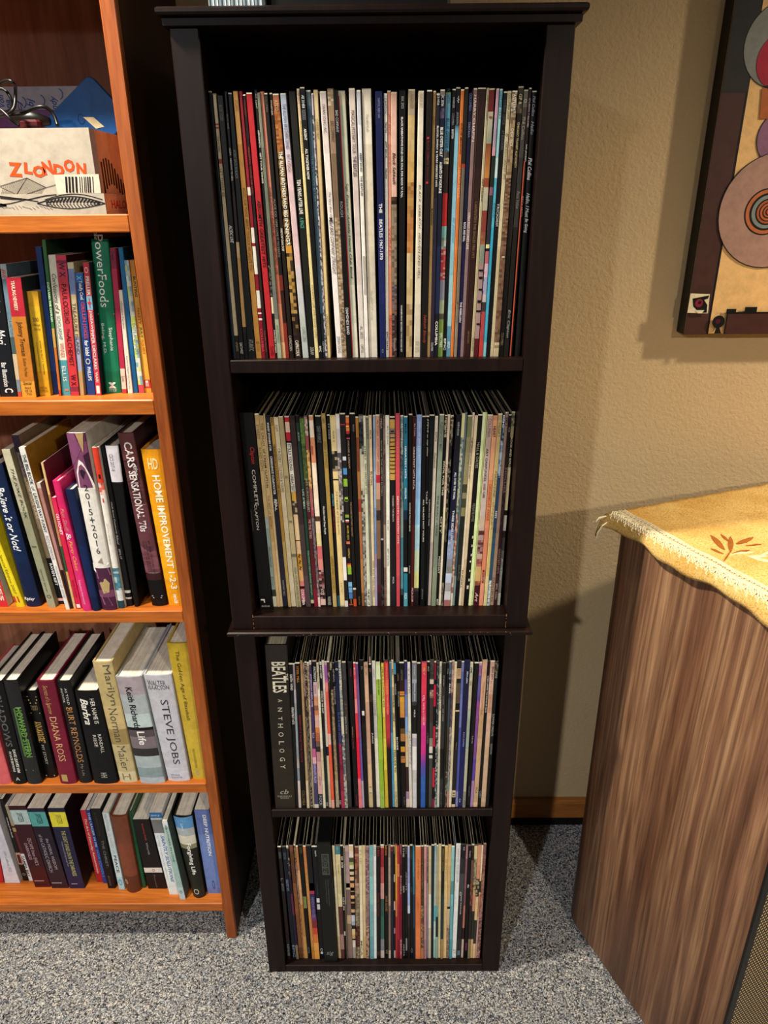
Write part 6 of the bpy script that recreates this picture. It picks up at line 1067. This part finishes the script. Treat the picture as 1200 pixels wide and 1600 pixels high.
BOOKS_C = '''
@0 640 3.75
-175 -120 560 -2 48 1156|2c4c34 700:c8d0d0 900:3c5c30 1000:c83c34 1060:d8303c|900 1120 f0e0c8 *JOKES|K=p,D=13|red and green magazine spine at the left end of the third shelf
-140 -92 560 92 144 1157|e0c818 800:e8d424 1090:e0cc20|780 830 b8302c@.3,.75 *Not!;850 1080 6a5410@.3,.7 Special Edition 2007;1095 1130 c83838@.1,.7 []|D=19|yellow hardback with a red and brown title on the third shelf
-82 6 320 152 238 1156|1a2c58 600:17305f 900:162a58|450 830 e0e4e8@.25,.75 */Believe It or Not!;1100 1122 e8ecec@.0,.75 =/*Ripley|D=20,c=101a34|navy hardback with large white lettering, right of the yellow one
8 56 235 284 334 1160|c4bfa4 400:b4b096 600:98997e 1000:a4a488|345 640 2c2a22@.3,.75 /THE JOKE BOOK;800 806 5a584a [];935 1070 4a483c@.3,.6 /Lawrence Spencer;1085 1105 6a685a o|K=p,D=15|worn grey-beige paperback with a torn creased spine
64 107 150 339 384 1140|3a2c44 250:6a5a5c 400:8a7860 700:7c6c54 870:181c1e 1105:d8b0b0 1120:181818|270 420 3a2c24 Dorling Graphic;440 640 d0c4b0@.3,.7 THE VISUAL GUIDE;900 1030 d8dcdc@.3,.7 *RAVEN RIFT|K=p,D=17|brown paperback with a black foot behind the worn grey one
108 160 222 387 411 1172|dcdcd8 600:e0dedc|262 440 1c1c20@.2,.8 *THE BIG BOOK;450 475 1c1c20 of;490 720 1c1c20@.2,.8 *LAUGHS WAY FUNNY;740 880 7a7a80 RIDDLEMANIA;920 1100 9a9a9c HUNDREDS OF JOKES|K=p,D=17,c=b88428|white paperback with bold black comic title and yellow-brown cover
197 234 430 413 430 1166|d0c0b8 460:b08078 700:b48880 940:3a2226||K=p,D=16|mauve pink thin book beside the white comic one
238 252 310 432 446 1166|d8b87c 500:b8885c 800:3c5c38 950:c8a460 1000:d8b878||K=p,D=17,c=7c2438|very thin tan-edged book with a maroon cover on the third shelf
300 324 515 447 480 1166|e02c5c 700:d8244c|610 735 f4e0e4@.2,.8 *OH HONEY;1000 1100 8a1c38 Emily Robson;1140 1160 f0e0e4 []|K=p,D=14|raspberry red paperback with white title, left of the bright pink book
303 345 420 484 535 1181|e0286c 700:e02c74 900:e43078|580 715 b8a06c@.3,.7 /Fun Stuff;725 765 f0e0e8@.2,.8 &;770 945 e8b83c@.25,.75 /Party Cakes;1000 1140 f0b8cc@.35,.6 Publications International|D=14|bright pink hardback with gold script title on the third shelf
377 431 470 541 585 1186|1c2c5c 800:1a3068 1100:182858||D=16|plain navy hardback between the pink book and the yearbook
384 494 138 596 690 1176|6a3458 190:7c4468 460:e0dcd4 930:5a2c4c 1060:7c4464 1100:5a2848|140 330 824a70@0,1 [0,0 .42,0 .62,.5 .4,.72 0,1];140 255 b89868@0,1 [.5,0 .9,0 .74,1];250 440 4c2440@0,1 [.7,.1 1,0 1,1 .78,.55];292 472 e4e0d8@0,1 [.42,0 .62,.12 1,.72 1,1 .12,1 .16,.42];350 408 3a2838@.3,.68 [.1,.15 .5,0 .95,.25 .45,1 .2,.6];435 850 2a2a30@.38,.66 ^2015+2016;868 906 a08c80@.35,.72 [.8,0 .9,1 0,.75];900 960 e0dcd4@0,1 [0,0 1,0 .9,.2 .1,.95 0,.7];930 1010 8c5c74@0,1 [.1,.2 .9,0 1,.5 .15,.8];990 1080 b8a070@.2,.9 [0,.3 .6,0 .9,.3 .75,.9 .2,1];1085 1150 8c5a78@.1,.8 [0,0 .7,.2 1,1 .2,.9]|D=21|purple and white faceted yearbook with grey figures down its spine
534 575 222 693 733 1166|d8402c 430:~d84c38,e0dcd4 500:e0dcd4 930:~2c6478,d8dcdc,3c8094 1060:d8dcdc 1120:24505c|380 405 3a1c1c@.4,.7 [];520 545 c83c30@.4,.6 [];670 790 9a9890@.3,.6 2014 the yearbook|D=21|slim hardback red at the top, white in the middle, teal at the foot
581 611 215 738 778 1152|161617 700:1a1a1c 1060:c8c4bc 1075:161617 1100:b8b4ac 1110:161617|540 730 d0ccc4@.25,.6 /Clark Street Community;735 790 d0ccc4@.25,.6 /School;815 875 d0ccc4@.3,.6 2016-17|D=21|narrow black yearbook with small white italic title
613 690 212 786 814 1156|d0ccd4 425:131315 |262 360 4a4a50@.2,.5 CSCS 2017-18|D=21,c=0c0c0d|black yearbook with a white block at its top
683 776 138 888 976 1152|6a3c3c 300:~1*5c3436,6a4042,523030 560:6c3e46 800:~1*7c4c56,6a3c48,85525c 960:4a2228 1000:161212|190 340 dcd0d0@.3,.8 *CARS;330 355 d0c4c4@.6,.85 OF;355 385 d0c4c4@.5,.8 THE;360 715 dcd0d0@.25,.75 *SENSATIONAL '70s;770 960 2a1418@.6,.7 BY THE EDITORS OF;770 960 2a1418@.42,.52 CONSUMER CLASSIC;770 960 2a1418@.25,.35 CAR COMPANY;1090 1096 a89ca0@.15,.85 [];1100 1106 a89ca0@.2,.8 []|D=22,c=4a2028|tall mottled maroon hardback with big pale lettering on the third shelf
820 946 235 987 1084 1150|e89c18 600:f0a81c 1000:e89c14|285 350 f0d8a0@.25,.72 =*HD;385 1050 f4ead0@.35,.72 *HOME IMPROVEMENT 1-2-3;1080 1135 f4ead0@.4,.65 */meredith|D=20|orange-yellow hardback with white title at the right end of the third shelf
'''
BOOKS_D = '''
@0 960 3.3333
-150 -80 400 -22 57 886|c8505c 700:d86468|500 700 f0c0b8 LOVE||coral red hardback at the left end of the fourth shelf
-62 8 352 66 136 889|141415|420 690 5a5a5c@.2,.7 *SHADOWS;705 825 d8d4cc@.6,.8 *DAVE LEAVES HIM;715 820 d8d4cc@.3,.48 *IN LATE EDITIONS;845 868 c8c8c4@.35,.65 ^A|D=16|black hardback with a grey outlined title at the left of the fourth shelf
10 107 348 141 237 886|2c2c2e 700:303233|490 740 4c7438@.3,.75 [];485 745 6a9c48@.45,.85 *HOWARD STERN;810 816 6a6a6a@.1,.7 []|D=16,c=1a1a1b|black and grey hardback with a bright green title block
128 186 402 241 300 879|131314|430 434 b89c6c@.0,.9 [];445 452 b89c6c@.1,.9 [];460 466 b89c6c@.2,.8 [];475 500 8a7850@.2,.8 =TODD;515 519 b89c6c@.0,.9 [];560 670 b08c4c@.2,.8 *ANN-MARGRET;680 780 a8a49c@.35,.6 MY STORY;838 844 a8a49c@.1,.9 []|D=13,y=9.0|small black hardback with gold rules, between the green-titled book and the maroon one
185 277 348 313 399 890|7a1c34 600:831e38|370 520 b8955c@.25,.6 /Secrets of a Sparrow;535 765 d0a878@.3,.7 DIANA ROSS;835 870 b89c5c@.2,.55 []|D=16|maroon hardback with gold lettering on the fourth shelf
290 364 350 411 476 879|1c1c1f 600:222225|385 460 d0ccc8@.2,.35 AUTHOR;385 470 d0ccc8@.5,.65 AS TOLD;485 770 b8804c@.3,.75 BURT REYNOLDS;780 840 8a8480@.4,.65 My Life|D=16|black hardback with copper lettering, right of the maroon one
384 510 403 489 611 889|131316 600:18181b|440 570 d8d4cc@.6,.78 HER NAME IS;440 575 e0dcd4@.18,.5 */Barbra;625 722 c8c4bc@.62,.76 RANDALL;628 690 c8c4bc@.4,.54 RIESE;825 850 a8a49c@.4,.65 *HH|D=15|wide black hardback with white lettering left of the tattered cream one
472 580 250 623 714 876|c4ad7c 300:bda873 480:c8b07c 600:a08a58 680:c0ae80 820:d0c29c|265 475 5a5848@.4,.85 Marilyn;490 810 5a5848@.3,.75 Norman Mailer;830 860 8a7c54@.25,.7 =H|D=20|tattered cream hardback with a torn spine top and thin grey lettering
597 735 328 729 858 881|a89ca4 420:a8b0b4 520:b8c8c8 590:1a1a1c 605:5a5054 640:7c7078 700:3c3a3c 740:a8b4b8 800:8a9ca0 850:b0b8c0|380 595 1a1a1e@.3,.55 *Keith Richards;610 680 e4e0dc@.35,.65 *Life|D=17|grey photographic hardback with a black sans title on the fourth shelf
742 889 318 874 988 869|bcbcc4 500:c0c0ca 800:c8c8d4|345 372 4a4a54@.1,.75 =WALTER;372 392 4a4a54@.1,.85 =ISAACSON;445 780 3a3a44@.35,.72 STEVE JOBS;832 840 6a6a74@.2,.6 =SIMON &;845 853 6a6a74@.2,.7 =SCHUSTER|D=17|pale silver hardback with a tall serif title and two lines at its head
864 974 152 1002 1078 859|b89c2c 300:c0a438 600:c8ac3c|190 550 4a4018@.3,.55 The Golden Age of Baseball;700 800 6a5c20@.35,.5 PUBLICATIONS INTERNATIONAL;815 835 8aa0b8@.3,.55 O|D=20|tall mustard yellow hardback at the right end of the fourth shelf
'''
BOOKS_E = '''
@0 1220 6.667
-150 -90 330 -40 38 1060|c02c34||K=p,D=12|red paperback at the far left of the bottom shelf
-185 -52 300 52 208 1064|d0d0dc 800:d8d8e4|730 950 8a8a98@.4,.7 /John Lubbock, M.D.|K=p,D=13|plain white paperback at the left of the bottom shelf
-10 34 190 243 300 1040|1c1a1c 750:c8988c 870:1a1a1a|380 590 d8d4cc@.3,.7 *Cooking in the South;770 860 5a2c2c [];960 985 8a8a88 o|K=p,D=15|slim black paperback with a pink band near its foot
44 84 260 304 344 1042|a89c84 450:b89468 470:4a3c24 490:b89468 530:6a2c30 760:dcdce0|780 1000 1c1c20@.1,.7 *TAMPA BAY|K=p,D=14|tan-topped paperback with white foot beside the maroon set
82 265 262 366 530 1107|4a1a20 305:b4c8c8 455:4c1c28 900:581c26|335 430 2a3438@.35,.65 SPITZER;600 880 c8a8ac@.5,.72 ESCAPE from EVIL'S;650 820 c8a8ac@.22,.4 DARKNESS;1035 1045 a8848c@.1,.7 []|K=p,D=18|maroon paperback with a pale label, first of the set of three
276 455 288 541 715 1119|26243c 325:58a8a4 475:2c2438 800:3a2838|345 450 1c3c40@.4,.7 SPITZER;600 920 b8acb4@.55,.72 the MORAL WISDOM;560 950 b8acb4@.2,.4 of the CATHOLIC CHURCH;1058 1066 a89ca4@.1,.7 []|K=p,D=18|dark violet paperback with a teal label, middle of the set of three
490 666 285 727 884 1121|24264a 327:e0d43c 480:2a2c52 900:2c2e58|355 450 8a8438@.4,.7 SPITZER;520 990 c8c07c@.45,.7 THE LIGHT SHINES ON IN THE DARKNESS;630 890 a8a8b0@.25,.38 Transforming Suffering through Faith;1068 1075 a8a4b0@.2,.6 []|K=p,D=18,c=241a24|navy paperback with a bright yellow label, last of the set of three
832 892 305 1012 1074 1056|b82834 400:c03038 950:b02430|395 965 f0e0dc@.3,.75 /The Art of Everyday Awesomeness|K=p,D=14|slim red paperback with white script title on the bottom shelf
893 935 306 1077 1116 1066|20448c 600:24489c|330 690 c8d4e8@.25,.75 THE LEADER IN ME;720 1000 7c9cd0 HOW SCHOOLS|K=p,D=14|slim blue paperback directly right of the red script-titled one
938 1044 290 1128 1202 1121|18171a 600:141417|620 900 8a8a8c@.4,.7 THE CHRIST:;330 580 4a4a4c@.3,.5 A DEVOTIONAL;990 1090 6a6a6c@.3,.55 BECOMING|K=p,D=16|black paperback right of the slim blue and red pair
@160 1220 6
-4 56 300 156 211 1019|ccd4d8 600:c8d8dc 900:a8d0e0|310 470 8aa0ac@.3,.6 BIBLIOTHECA;500 690 a8b0b4@.3,.6 A MIND AT;700 860 2c3034@.3,.75 *PEACE;920 980 7ca0b4 o|K=p,D=14|white and pale blue paperback left of the plain brown book
62 218 342 222 350 1051|7c4430 600:84462f 900:6c3a28|930 970 c8a890@.1,.3 /e|D=15,round=1|plain leathery brown hardback on the bottom shelf
236 270 290 372 408 1005|1c5434 600:1f5c38|  |D=17|thin dark green hardback directly right of the brown book
276 434 362 431 604 1012|1f1d1e 815:d8d0c8 860:1c1a1c|400 560 a83838@.45,.6 *Something Really;580 690 a8a8a4@.45,.58 Worth;825 850 c03838@.45,.6 =O;880 1000 6a6a68@.45,.55 Peterson|K=p,D=15|wide black paperback with a white band near its foot
436 552 298 628 718 1066|2c6ca8 350:c8c8c8 365:7c7c7c 490:d8dce0 800:e0e4e4|318 332 d8e8f4@.1,.8 =SIMPLE;510 950 3c74a8@.5,.8 */SAINTLY SOLUTIONS;510 900 6a7480@.2,.3 to life's common problems|K=p,D=16|white paperback with a blue head and blue slanted title
556 606 378 728 782 1121|d8dce0 430:a8c4bc 700:a0bcb8 1000:b8ccd0|420 760 3c544c@.35,.7 BROTHERS IN LOVE;1030 1055 2c3c3c@.3,.7 O|K=p,D=16,c=5c6c6c,y=8.3|slim pale green paperback standing proud of its neighbours
656 834 345 848 958 1101|5c94c8 450:a8b0b4 520:d0ccbc 600:8a8868 640:2c2e24 1000:34362a|400 470 d0e0ec@.35,.5 /Lewis;590 880 e4e4dc@.35,.7 *Forgiving Life;1015 1065 c8c8c0@.2,.65 O;1025 1055 34362a@.3,.55 []|D=16,round=1|hardback with sky blue head and dark olive foot on the bottom shelf
858 1000 272 988 1124 1056|6478b4 500:7088c4 1000:6a80bc|320 700 e8ecf4@.5,.72 *DEEP NUTRITION;390 690 a0b0d8@.22,.3 why your genes need traditional food;930 1015 44548c@.4,.6 o|K=p,D=17,c=20202c|periwinkle blue paperback at the right end of the bottom shelf
'''

run_records(ROW1, SH1+.02, 154.7, 142, 556, 1.5, 'top shelf')
run_records(ROW2, SH2+.02, 114.6, 651, 948, 3.0, 'second shelf')
run_records(ROW3, SH3+.02, 74.2, 1036, 1262, .5, 'third shelf')
run_records(ROW4, SH4+.02, 32.9, 1321, 1497, 1.4, 'bottom shelf')
run_books(BOOKS_B, 116.0, 138.2, 'books on the second shelf of the wooden bookcase')
run_books(BOOKS_C, 79.9, 113.2, 'books on the third shelf of the wooden bookcase')
run_books(BOOKS_D, 42.3, 77.2, 'books on the fourth shelf of the wooden bookcase')
run_books(BOOKS_E, 10.35, 39.6, 'books on the bottom shelf of the wooden bookcase')

# ---------------------------------------------------------------- shoe box and its contents on the top shelf
ZS = BSH[0]+.02
q = PZ(167, 328, ZS); YB = max(q[1], FY+.3); XR = PY(164, 315, YB)[0]; XL = -84.0
bx = tag(empty('cardboard_box', ((XL+XR)/2, YB+8, ZS)), 'open white printed cardboard box with orange lettering on the top bookcase shelf', 'box')
ztr = PY(80, 303, YB)[2]
DB = 23.0
FR, SD, IN = 'b8ae9f', 'c8a48e', 'b8a894'
m = MB(); t = .18
m.box((XL, YB, ZS), (XR, YB+t, ztr), FR); m.box((XR-t, YB+t, ZS), (XR, YB+.5, ztr), SD); m.loft([[(XR-t, YB+.5, z), (XR, YB+.5, z), (XR+1.5, YB+DB, z), (XR+1.5-t, YB+DB, z)] for z in (ZS, ztr)], SD); m.box((XL, YB+DB-t, ZS), (XR-t, YB+DB, ztr), SD)
m.box((XL, YB+t, ZS), (XL+t, YB+DB-t, ztr), SD); m.box((XL+t, YB+t, ZS), (XR-t, YB+DB-t, ZS+t), IN)
m.build('lid_tray', MP, bx)
yb2 = YB+.55; xr2 = PY(147, 250, yb2)[0]+.25; zt2 = PY(70, 200, yb2)[2]
xr2 = XR-.45
m = MB()
b0, b1 = XL+.5, xr2
m.box((b0, yb2, ZS+t+.02), (b1-.5, yb2+t, zt2), FR); m.loft([[(b1-t, yb2+.5, z), (b1, yb2+.5, z), (b1+1.5, YB+DB-.6, z), (b1+1.5-t, YB+DB-.6, z)] for z in (ZS+t+.02, zt2-.15)], SD)
m.loft([[(b1-.5, yb2, z), (b1, yb2+.5, z), (b1-t, yb2+.5, z), (b1-.5, yb2+t, z)] for z in (ZS+t+.02, zt2-.05)], 'a08878')
m.box((b0, YB+DB-.6-t, ZS+t+.02), (b1-t, YB+DB-.6, zt2), IN); m.box((b0, yb2+t, ZS+t+.02), (b1-.5, YB+DB-.8, ZS+2*t), IN)
m.build('box_body', MP, bx)
def bp(x, y, Y): p = PY(x, y, Y); return p[0], p[2]
def flat(name, polys, Y, par=None):
    m = MB()
    for pts, c in polys:
        P = [bp(*p, Y) for p in pts]; m.add([(p[0], Y, p[1]) for p in P], [tuple(range(len(P)))], c)
    return m.build(name, MP, par or bx)
def stroke(pts, wpx, Y, m, c):
    P = [np.array(bp(*p, Y)) for p in pts]; w_ = wpx*.085
    for a, b in zip(P, P[1:]):
        d = b-a; L = np.linalg.norm(d)+1e-9; n = np.array((-d[1], d[0]))/L*w_/2
        m.quad((a[0]-n[0], Y, a[1]-n[1]), (b[0]-n[0], Y, b[1]-n[1]), (b[0]+n[0], Y, b[1]+n[1]), (a[0]+n[0], Y, a[1]+n[1]), c)
YL = yb2-.03
# orange letters, each at its own tilt
for ch, x, y, w_, h_, rot in (('Z', 24, 265, 20, 19, 4), ('L', 44, 263, 12, 15, 8), ('O', 61, 268, 19, 16, 0), ('N', 74, 262, 14, 18, -8), ('D', 92, 266, 16, 16, 6), ('O', 108, 259, 16, 17, 0), ('N', 127, 264, 14, 16, 5)):
    v, fs = glyphs(ch, .05); c = bp(x, y, YL); sx = .0905*w_; sz = .0905*h_
    a = math.radians(-rot); m = MB()
    m.add([(c[0]+((p[0]-.5)*sx*math.cos(a)-(p[1]-.5)*sz*math.sin(a)), YL, c[1]+((p[0]-.5)*sx*math.sin(a)+(p[1]-.5)*sz*math.cos(a))) for p in v], fs, 'e2501c')
    m.build('orange_letter', MP, bx)
m = MB()
stroke([(0, 291), (42, 278), (72, 293)], .8, YL, m, '3a3230'); stroke([(42, 278), (26, 304)], .8, YL, m, '3a3230'); stroke([(40, 304), (72, 293), (90, 288)], .8, YL, m, '4a4240')
for i in range(14): stroke([(44+i*2, 279+i*1.0), (30+i*2.6, 303)], .5, YL, m, '5a4c44')
for i in range(11): stroke([(40-i*3.4, 279+i*1.1), (26-i*2.4, 303)], .5, YL, m, '5a4c44')
stroke([(0, 292), (26, 304)], .6, YL, m, '4a4240')
m.build('line_drawing', MP, bx)
sticker = flat('barcode_sticker', [([(84, 273), (154, 272), (158, 302), (90, 303)], 'd4c8b8')], YL-.02)
m = MB(); r4 = random.Random(5); x = 103
while x < 146:
    w_ = r4.choice((1.2, 2, 3)); stroke([(x, 276), (x+1.5, 301)], w_, YL-.05, m, '241f20'); x += w_+r4.choice((1.2, 2, 2.6))
m.build('barcode', MP, bx)
YT_ = YB-.03; m = MB()
def leafline(x0, x1, ymid, amp, n=20): return [(x0+(x1-x0)*i/n, ymid-amp*math.sin(math.pi*i/n)) for i in range(n+1)]
top_, bot_ = leafline(58, 164, 318, 11), leafline(58, 164, 318, -8)
stroke(top_, 1.6, YT_, m, '2a2322'); stroke(bot_, 1.2, YT_, m, '2a2322'); stroke(leafline(70, 160, 312, 9), 1.2, YT_, m, '2a2322')
for i in range(3, 19):
    a, b = top_[i], bot_[i]; stroke([(a[0]+3, a[1]+1.5), (a[0]-2, (a[1]+b[1])/2)], 2.4, YT_, m, '2a2322'); stroke([(a[0]-2, (a[1]+b[1])/2+1.5), (a[0]+3, b[1]-1.5)], 1.5, YT_, m, '3a302e')
stroke([(-4, 306), (18, 309), (44, 312), (70, 306), (88, 304)], 1.5, YT_, m, '2a2322'); stroke([(-4, 320), (16, 318), (40, 312), (60, 315)], 1.2, YT_, m, '2a2322')
stroke([(-4, 322), (10, 321), (0, 319)], 3, YT_, m, '2a2322'); stroke([(0, 309), (20, 311), (34, 311)], 2.5, YT_, m, '3a302e')
for i in range(16): stroke([(2+i*5.4, 323+2*math.sin(i)), (7+i*5.4, 326-2*math.sin(i*1.3))], .6, YT_, m, '5a4840')
m.build('line_drawing', MP, bx)
# dark wave printed round the end of the box
m = MB(); xe = b1+.03
def ev(y_, z_): return (xe+1.5*(y_-yb2-.5)/(YB+DB-.6-yb2-.5), y_, z_)
for i in range(22):
    yy = yb2+1+i*.8; za = ZS+3.2+3.8*math.exp(-((i-2)/5)**2); zb_ = ZS+2.6+1.2*math.sin(i*.5)
    m.quad(ev(yy, zb_), ev(yy+.45, zb_), ev(yy+.45, za), ev(yy, za), '2c2322')
m.build('line_drawing', MP, bx)
m = MB(); v, fs = glyphs('HALO', True); m.add([(XR+.03+1.5*(1.5+p[0]*5)/(DB-.5), YB+2+p[0]*5, ZS+.7+p[1]*1.1) for p in v], fs, 'b83c34'); m.build('red_letters', MP, bx)

# blue tablet leaning in the box
YD = YB+11
def rounded(pts, r, n=5):
    out = []
    P = [np.array(p, float) for p in pts]; N = len(P)
    for i in range(N):
        a, b, c = P[i-1], P[i], P[(i+1) % N]
        u1 = (a-b)/np.linalg.norm(a-b); u2 = (c-b)/np.linalg.norm(c-b)
        s, e = b+u1*r, b+u2*r
        for k in range(n+1):
            t = k/n; out.append(tuple((1-t)**2*s+2*t*(1-t)*b+t*t*e))
    return out
pts = rounded([bp(139, 115, YD), bp(64, 192, YD), bp(128, 262, YD), bp(204, 185, YD)], 1.0)
ct = tuple(np.mean(pts, 0)); zlow = min(p[1] for p in pts)
lift = max(0, ZS+.5-zlow)
m = MB()
m.loft([[(ct[0]+(p[0]-ct[0])*s, YD+d, ct[1]+(p[1]-ct[1])*s) for p in pts] for s, d in ((.975, 0), (1, .2), (1, .7), (.975, .9))], '1d5aa6')
tb = m.build('blue_folder', MP, None, (ct[0], YD, zlow)); tag(tb, 'blue rounded plastic case tilted on its corner in the white box', 'case')
def fl2(name, pts, c, par, Y):
    P = [bp(*p, Y) for p in pts]; m = MB(); m.loft([[(p[0], Y, p[1]) for p in P], [(p[0], Y-.04, p[1]) for p in P]], c)
    return m.build(name, MP, par, (ct[0], YD, zlow))
fl2('paper_label', [(130, 183), (146, 183), (163, 198), (150, 201)], 'e8e0b8', tb, YD-.01)
m = MB(); c = bp(127, 186, YD)
m.add([(c[0]+.5*math.cos(a)*k, YD-.03, c[1]+.7*math.sin(a)*k) for k in (1, .8) for a in [2*math.pi*i/12 for i in range(12)]], [(i, (i+1) % 12, 12+(i+1) % 12, 12+i) for i in range(12)], '14408a')
m.build('embossed_mark', MP, tb, (ct[0], YD, zlow))

# card with blue handwriting standing at the back of the box
YC = YB+19
m = MB(); P = [bp(-40, 136, YC), bp(122, 136, YC)]
zc1 = P[0][1]
m.box((P[0][0], YC, ZS+.5), (P[1][0], YC+.12, zc1), 'a8adc2')  # white card in shade: the bluish grey is put into its colour
cd = m.build('handwritten_card', MP, None, ((P[0][0]+P[1][0])/2, YC, ZS+.5)); tag(cd, 'white card with blue handwritten names standing behind the box contents', 'card')
m = MB()
for txt, x, y, hgt, wd_ in (('Von', 2, 158, 14, 8), ('Nana', 14, 172, 24, 8), ('cj', 31, 165, 14, 9), ('Abj', 50, 167, 20, 11), ('Andy', 86, 166, 24, 11)):
    v, fs = glyphs(txt, .02, True); c = bp(x, y, YC); k = .115
    m.add([(c[0]-p[1]*wd_*k+wd_*k*.5, YC-.03, c[1]-hgt*k/2+p[0]*hgt*k) for p in v], fs, '3c58a0')
def smile(x, y):
    c = bp(x, y, YC)
    for a in range(6):
        a0, a1 = math.radians(-70+a*23), math.radians(-47+a*23)
        m.quad(*[(c[0]+r_*math.cos(q_), YC-.03, c[1]+r_*math.sin(q_)) for r_, q_ in ((.85, a0), (.85, a1), (.7, a1), (.7, a0))], '3c58a0')
smile(33, 160); smile(62, 157); smile(90, 147)
m.build('handwriting', MP, cd, ((P[0][0]+P[1][0])/2, YC, ZS+.5))
# purple folder and maroon wallet
YP_ = YB+16
m = MB(); a, b = bp(-20, 172, YP_), bp(84, 172, YP_)
m.bbox((a[0], YP_, ZS+.5), (b[0], YP_+.6, a[1]), .1, '6a3c7c'); tag(m.build('purple_folder', MP, None, (a[0]+5, YP_, ZS+.5)), 'purple folder standing in the white box below the handwritten card', 'folder')
YP2 = YB+7
m = MB(); a, b = bp(28, 193, YP2), bp(60, 186, YP2)
m.bbox((a[0], YP2, ZS+.5), (b[0], YP2+1.4, b[1]), .3, '5a1c20'); tag(m.build('maroon_wallet', MP, None, (a[0]+1, YP2, ZS+.5)), 'dark red wallet in the white box under the black cables', 'wallet')
# black cables looped over the front of the box
def cable(pxs, Y0, r, name, label, dy=0):
    P = []
    pts = []
    n = len(pxs)
    for i in range(n-1):
        p0, p1, p2, p3 = [np.array(pxs[min(max(k, 0), n-1)], float) for k in (i-1, i, i+1, i+2)]
        for k in range(8):
            t = k/8; pts.append(.5*((2*p1)+(-p0+p2)*t+(2*p0-5*p1+4*p2-p3)*t*t+(-p0+3*p1-3*p2+p3)*t**3))
    pts.append(np.array(pxs[-1], float))
    for i, p in enumerate(pts):
        Y = Y0+dy*math.sin(i*.25); g = PY(p[0], p[1], Y); P.append((g[0], Y, g[2]))
    m = MB(); m.tube(P, r, n=8); o = m.build(name, M_BLACK, None, P[0], True); return tag(o, label, 'cable')
cable([(-12, 150), (0, 131), (14, 126), (23, 133), (24, 150), (22, 168), (12, 178), (-8, 182)], YB+4.0, .22, 'cable', 'black cable standing up in a tall loop above the white box', .5)
cable([(-10, 140), (4, 139), (14, 148), (20, 164), (12, 176), (2, 182)], YB+5.2, .2, 'cable', 'black cable in a smaller curl inside the tall loop', .3)
cable([(14, 180), (36, 177), (56, 168), (72, 168), (84, 180), (90, 196)], YB+5.8, .24, 'cable', 'black cable arching right toward the blue case', .3)
cable([(-10, 165), (2, 172), (12, 181), (20, 190), (30, 196)], YB+3.0, .2, 'cable', 'black cable with plug dipping behind the box front', .2)
YA = YB+8.6
m = MB(); P = [PY(20, 184, YA), PY(52, 186, YA), PY(78, 190, YA)]
m.tube([(P[0][0], YA, P[0][2]), (P[1][0], YA, P[1][2]), (P[2][0], YA, P[2][2])], [.9, 1.1, .5], n=10)
tag(m.build('charger_plug', M_BLACK, None, (P[1][0], YA, P[1][2]), True), 'black moulded charger lying among the cables', 'charger')
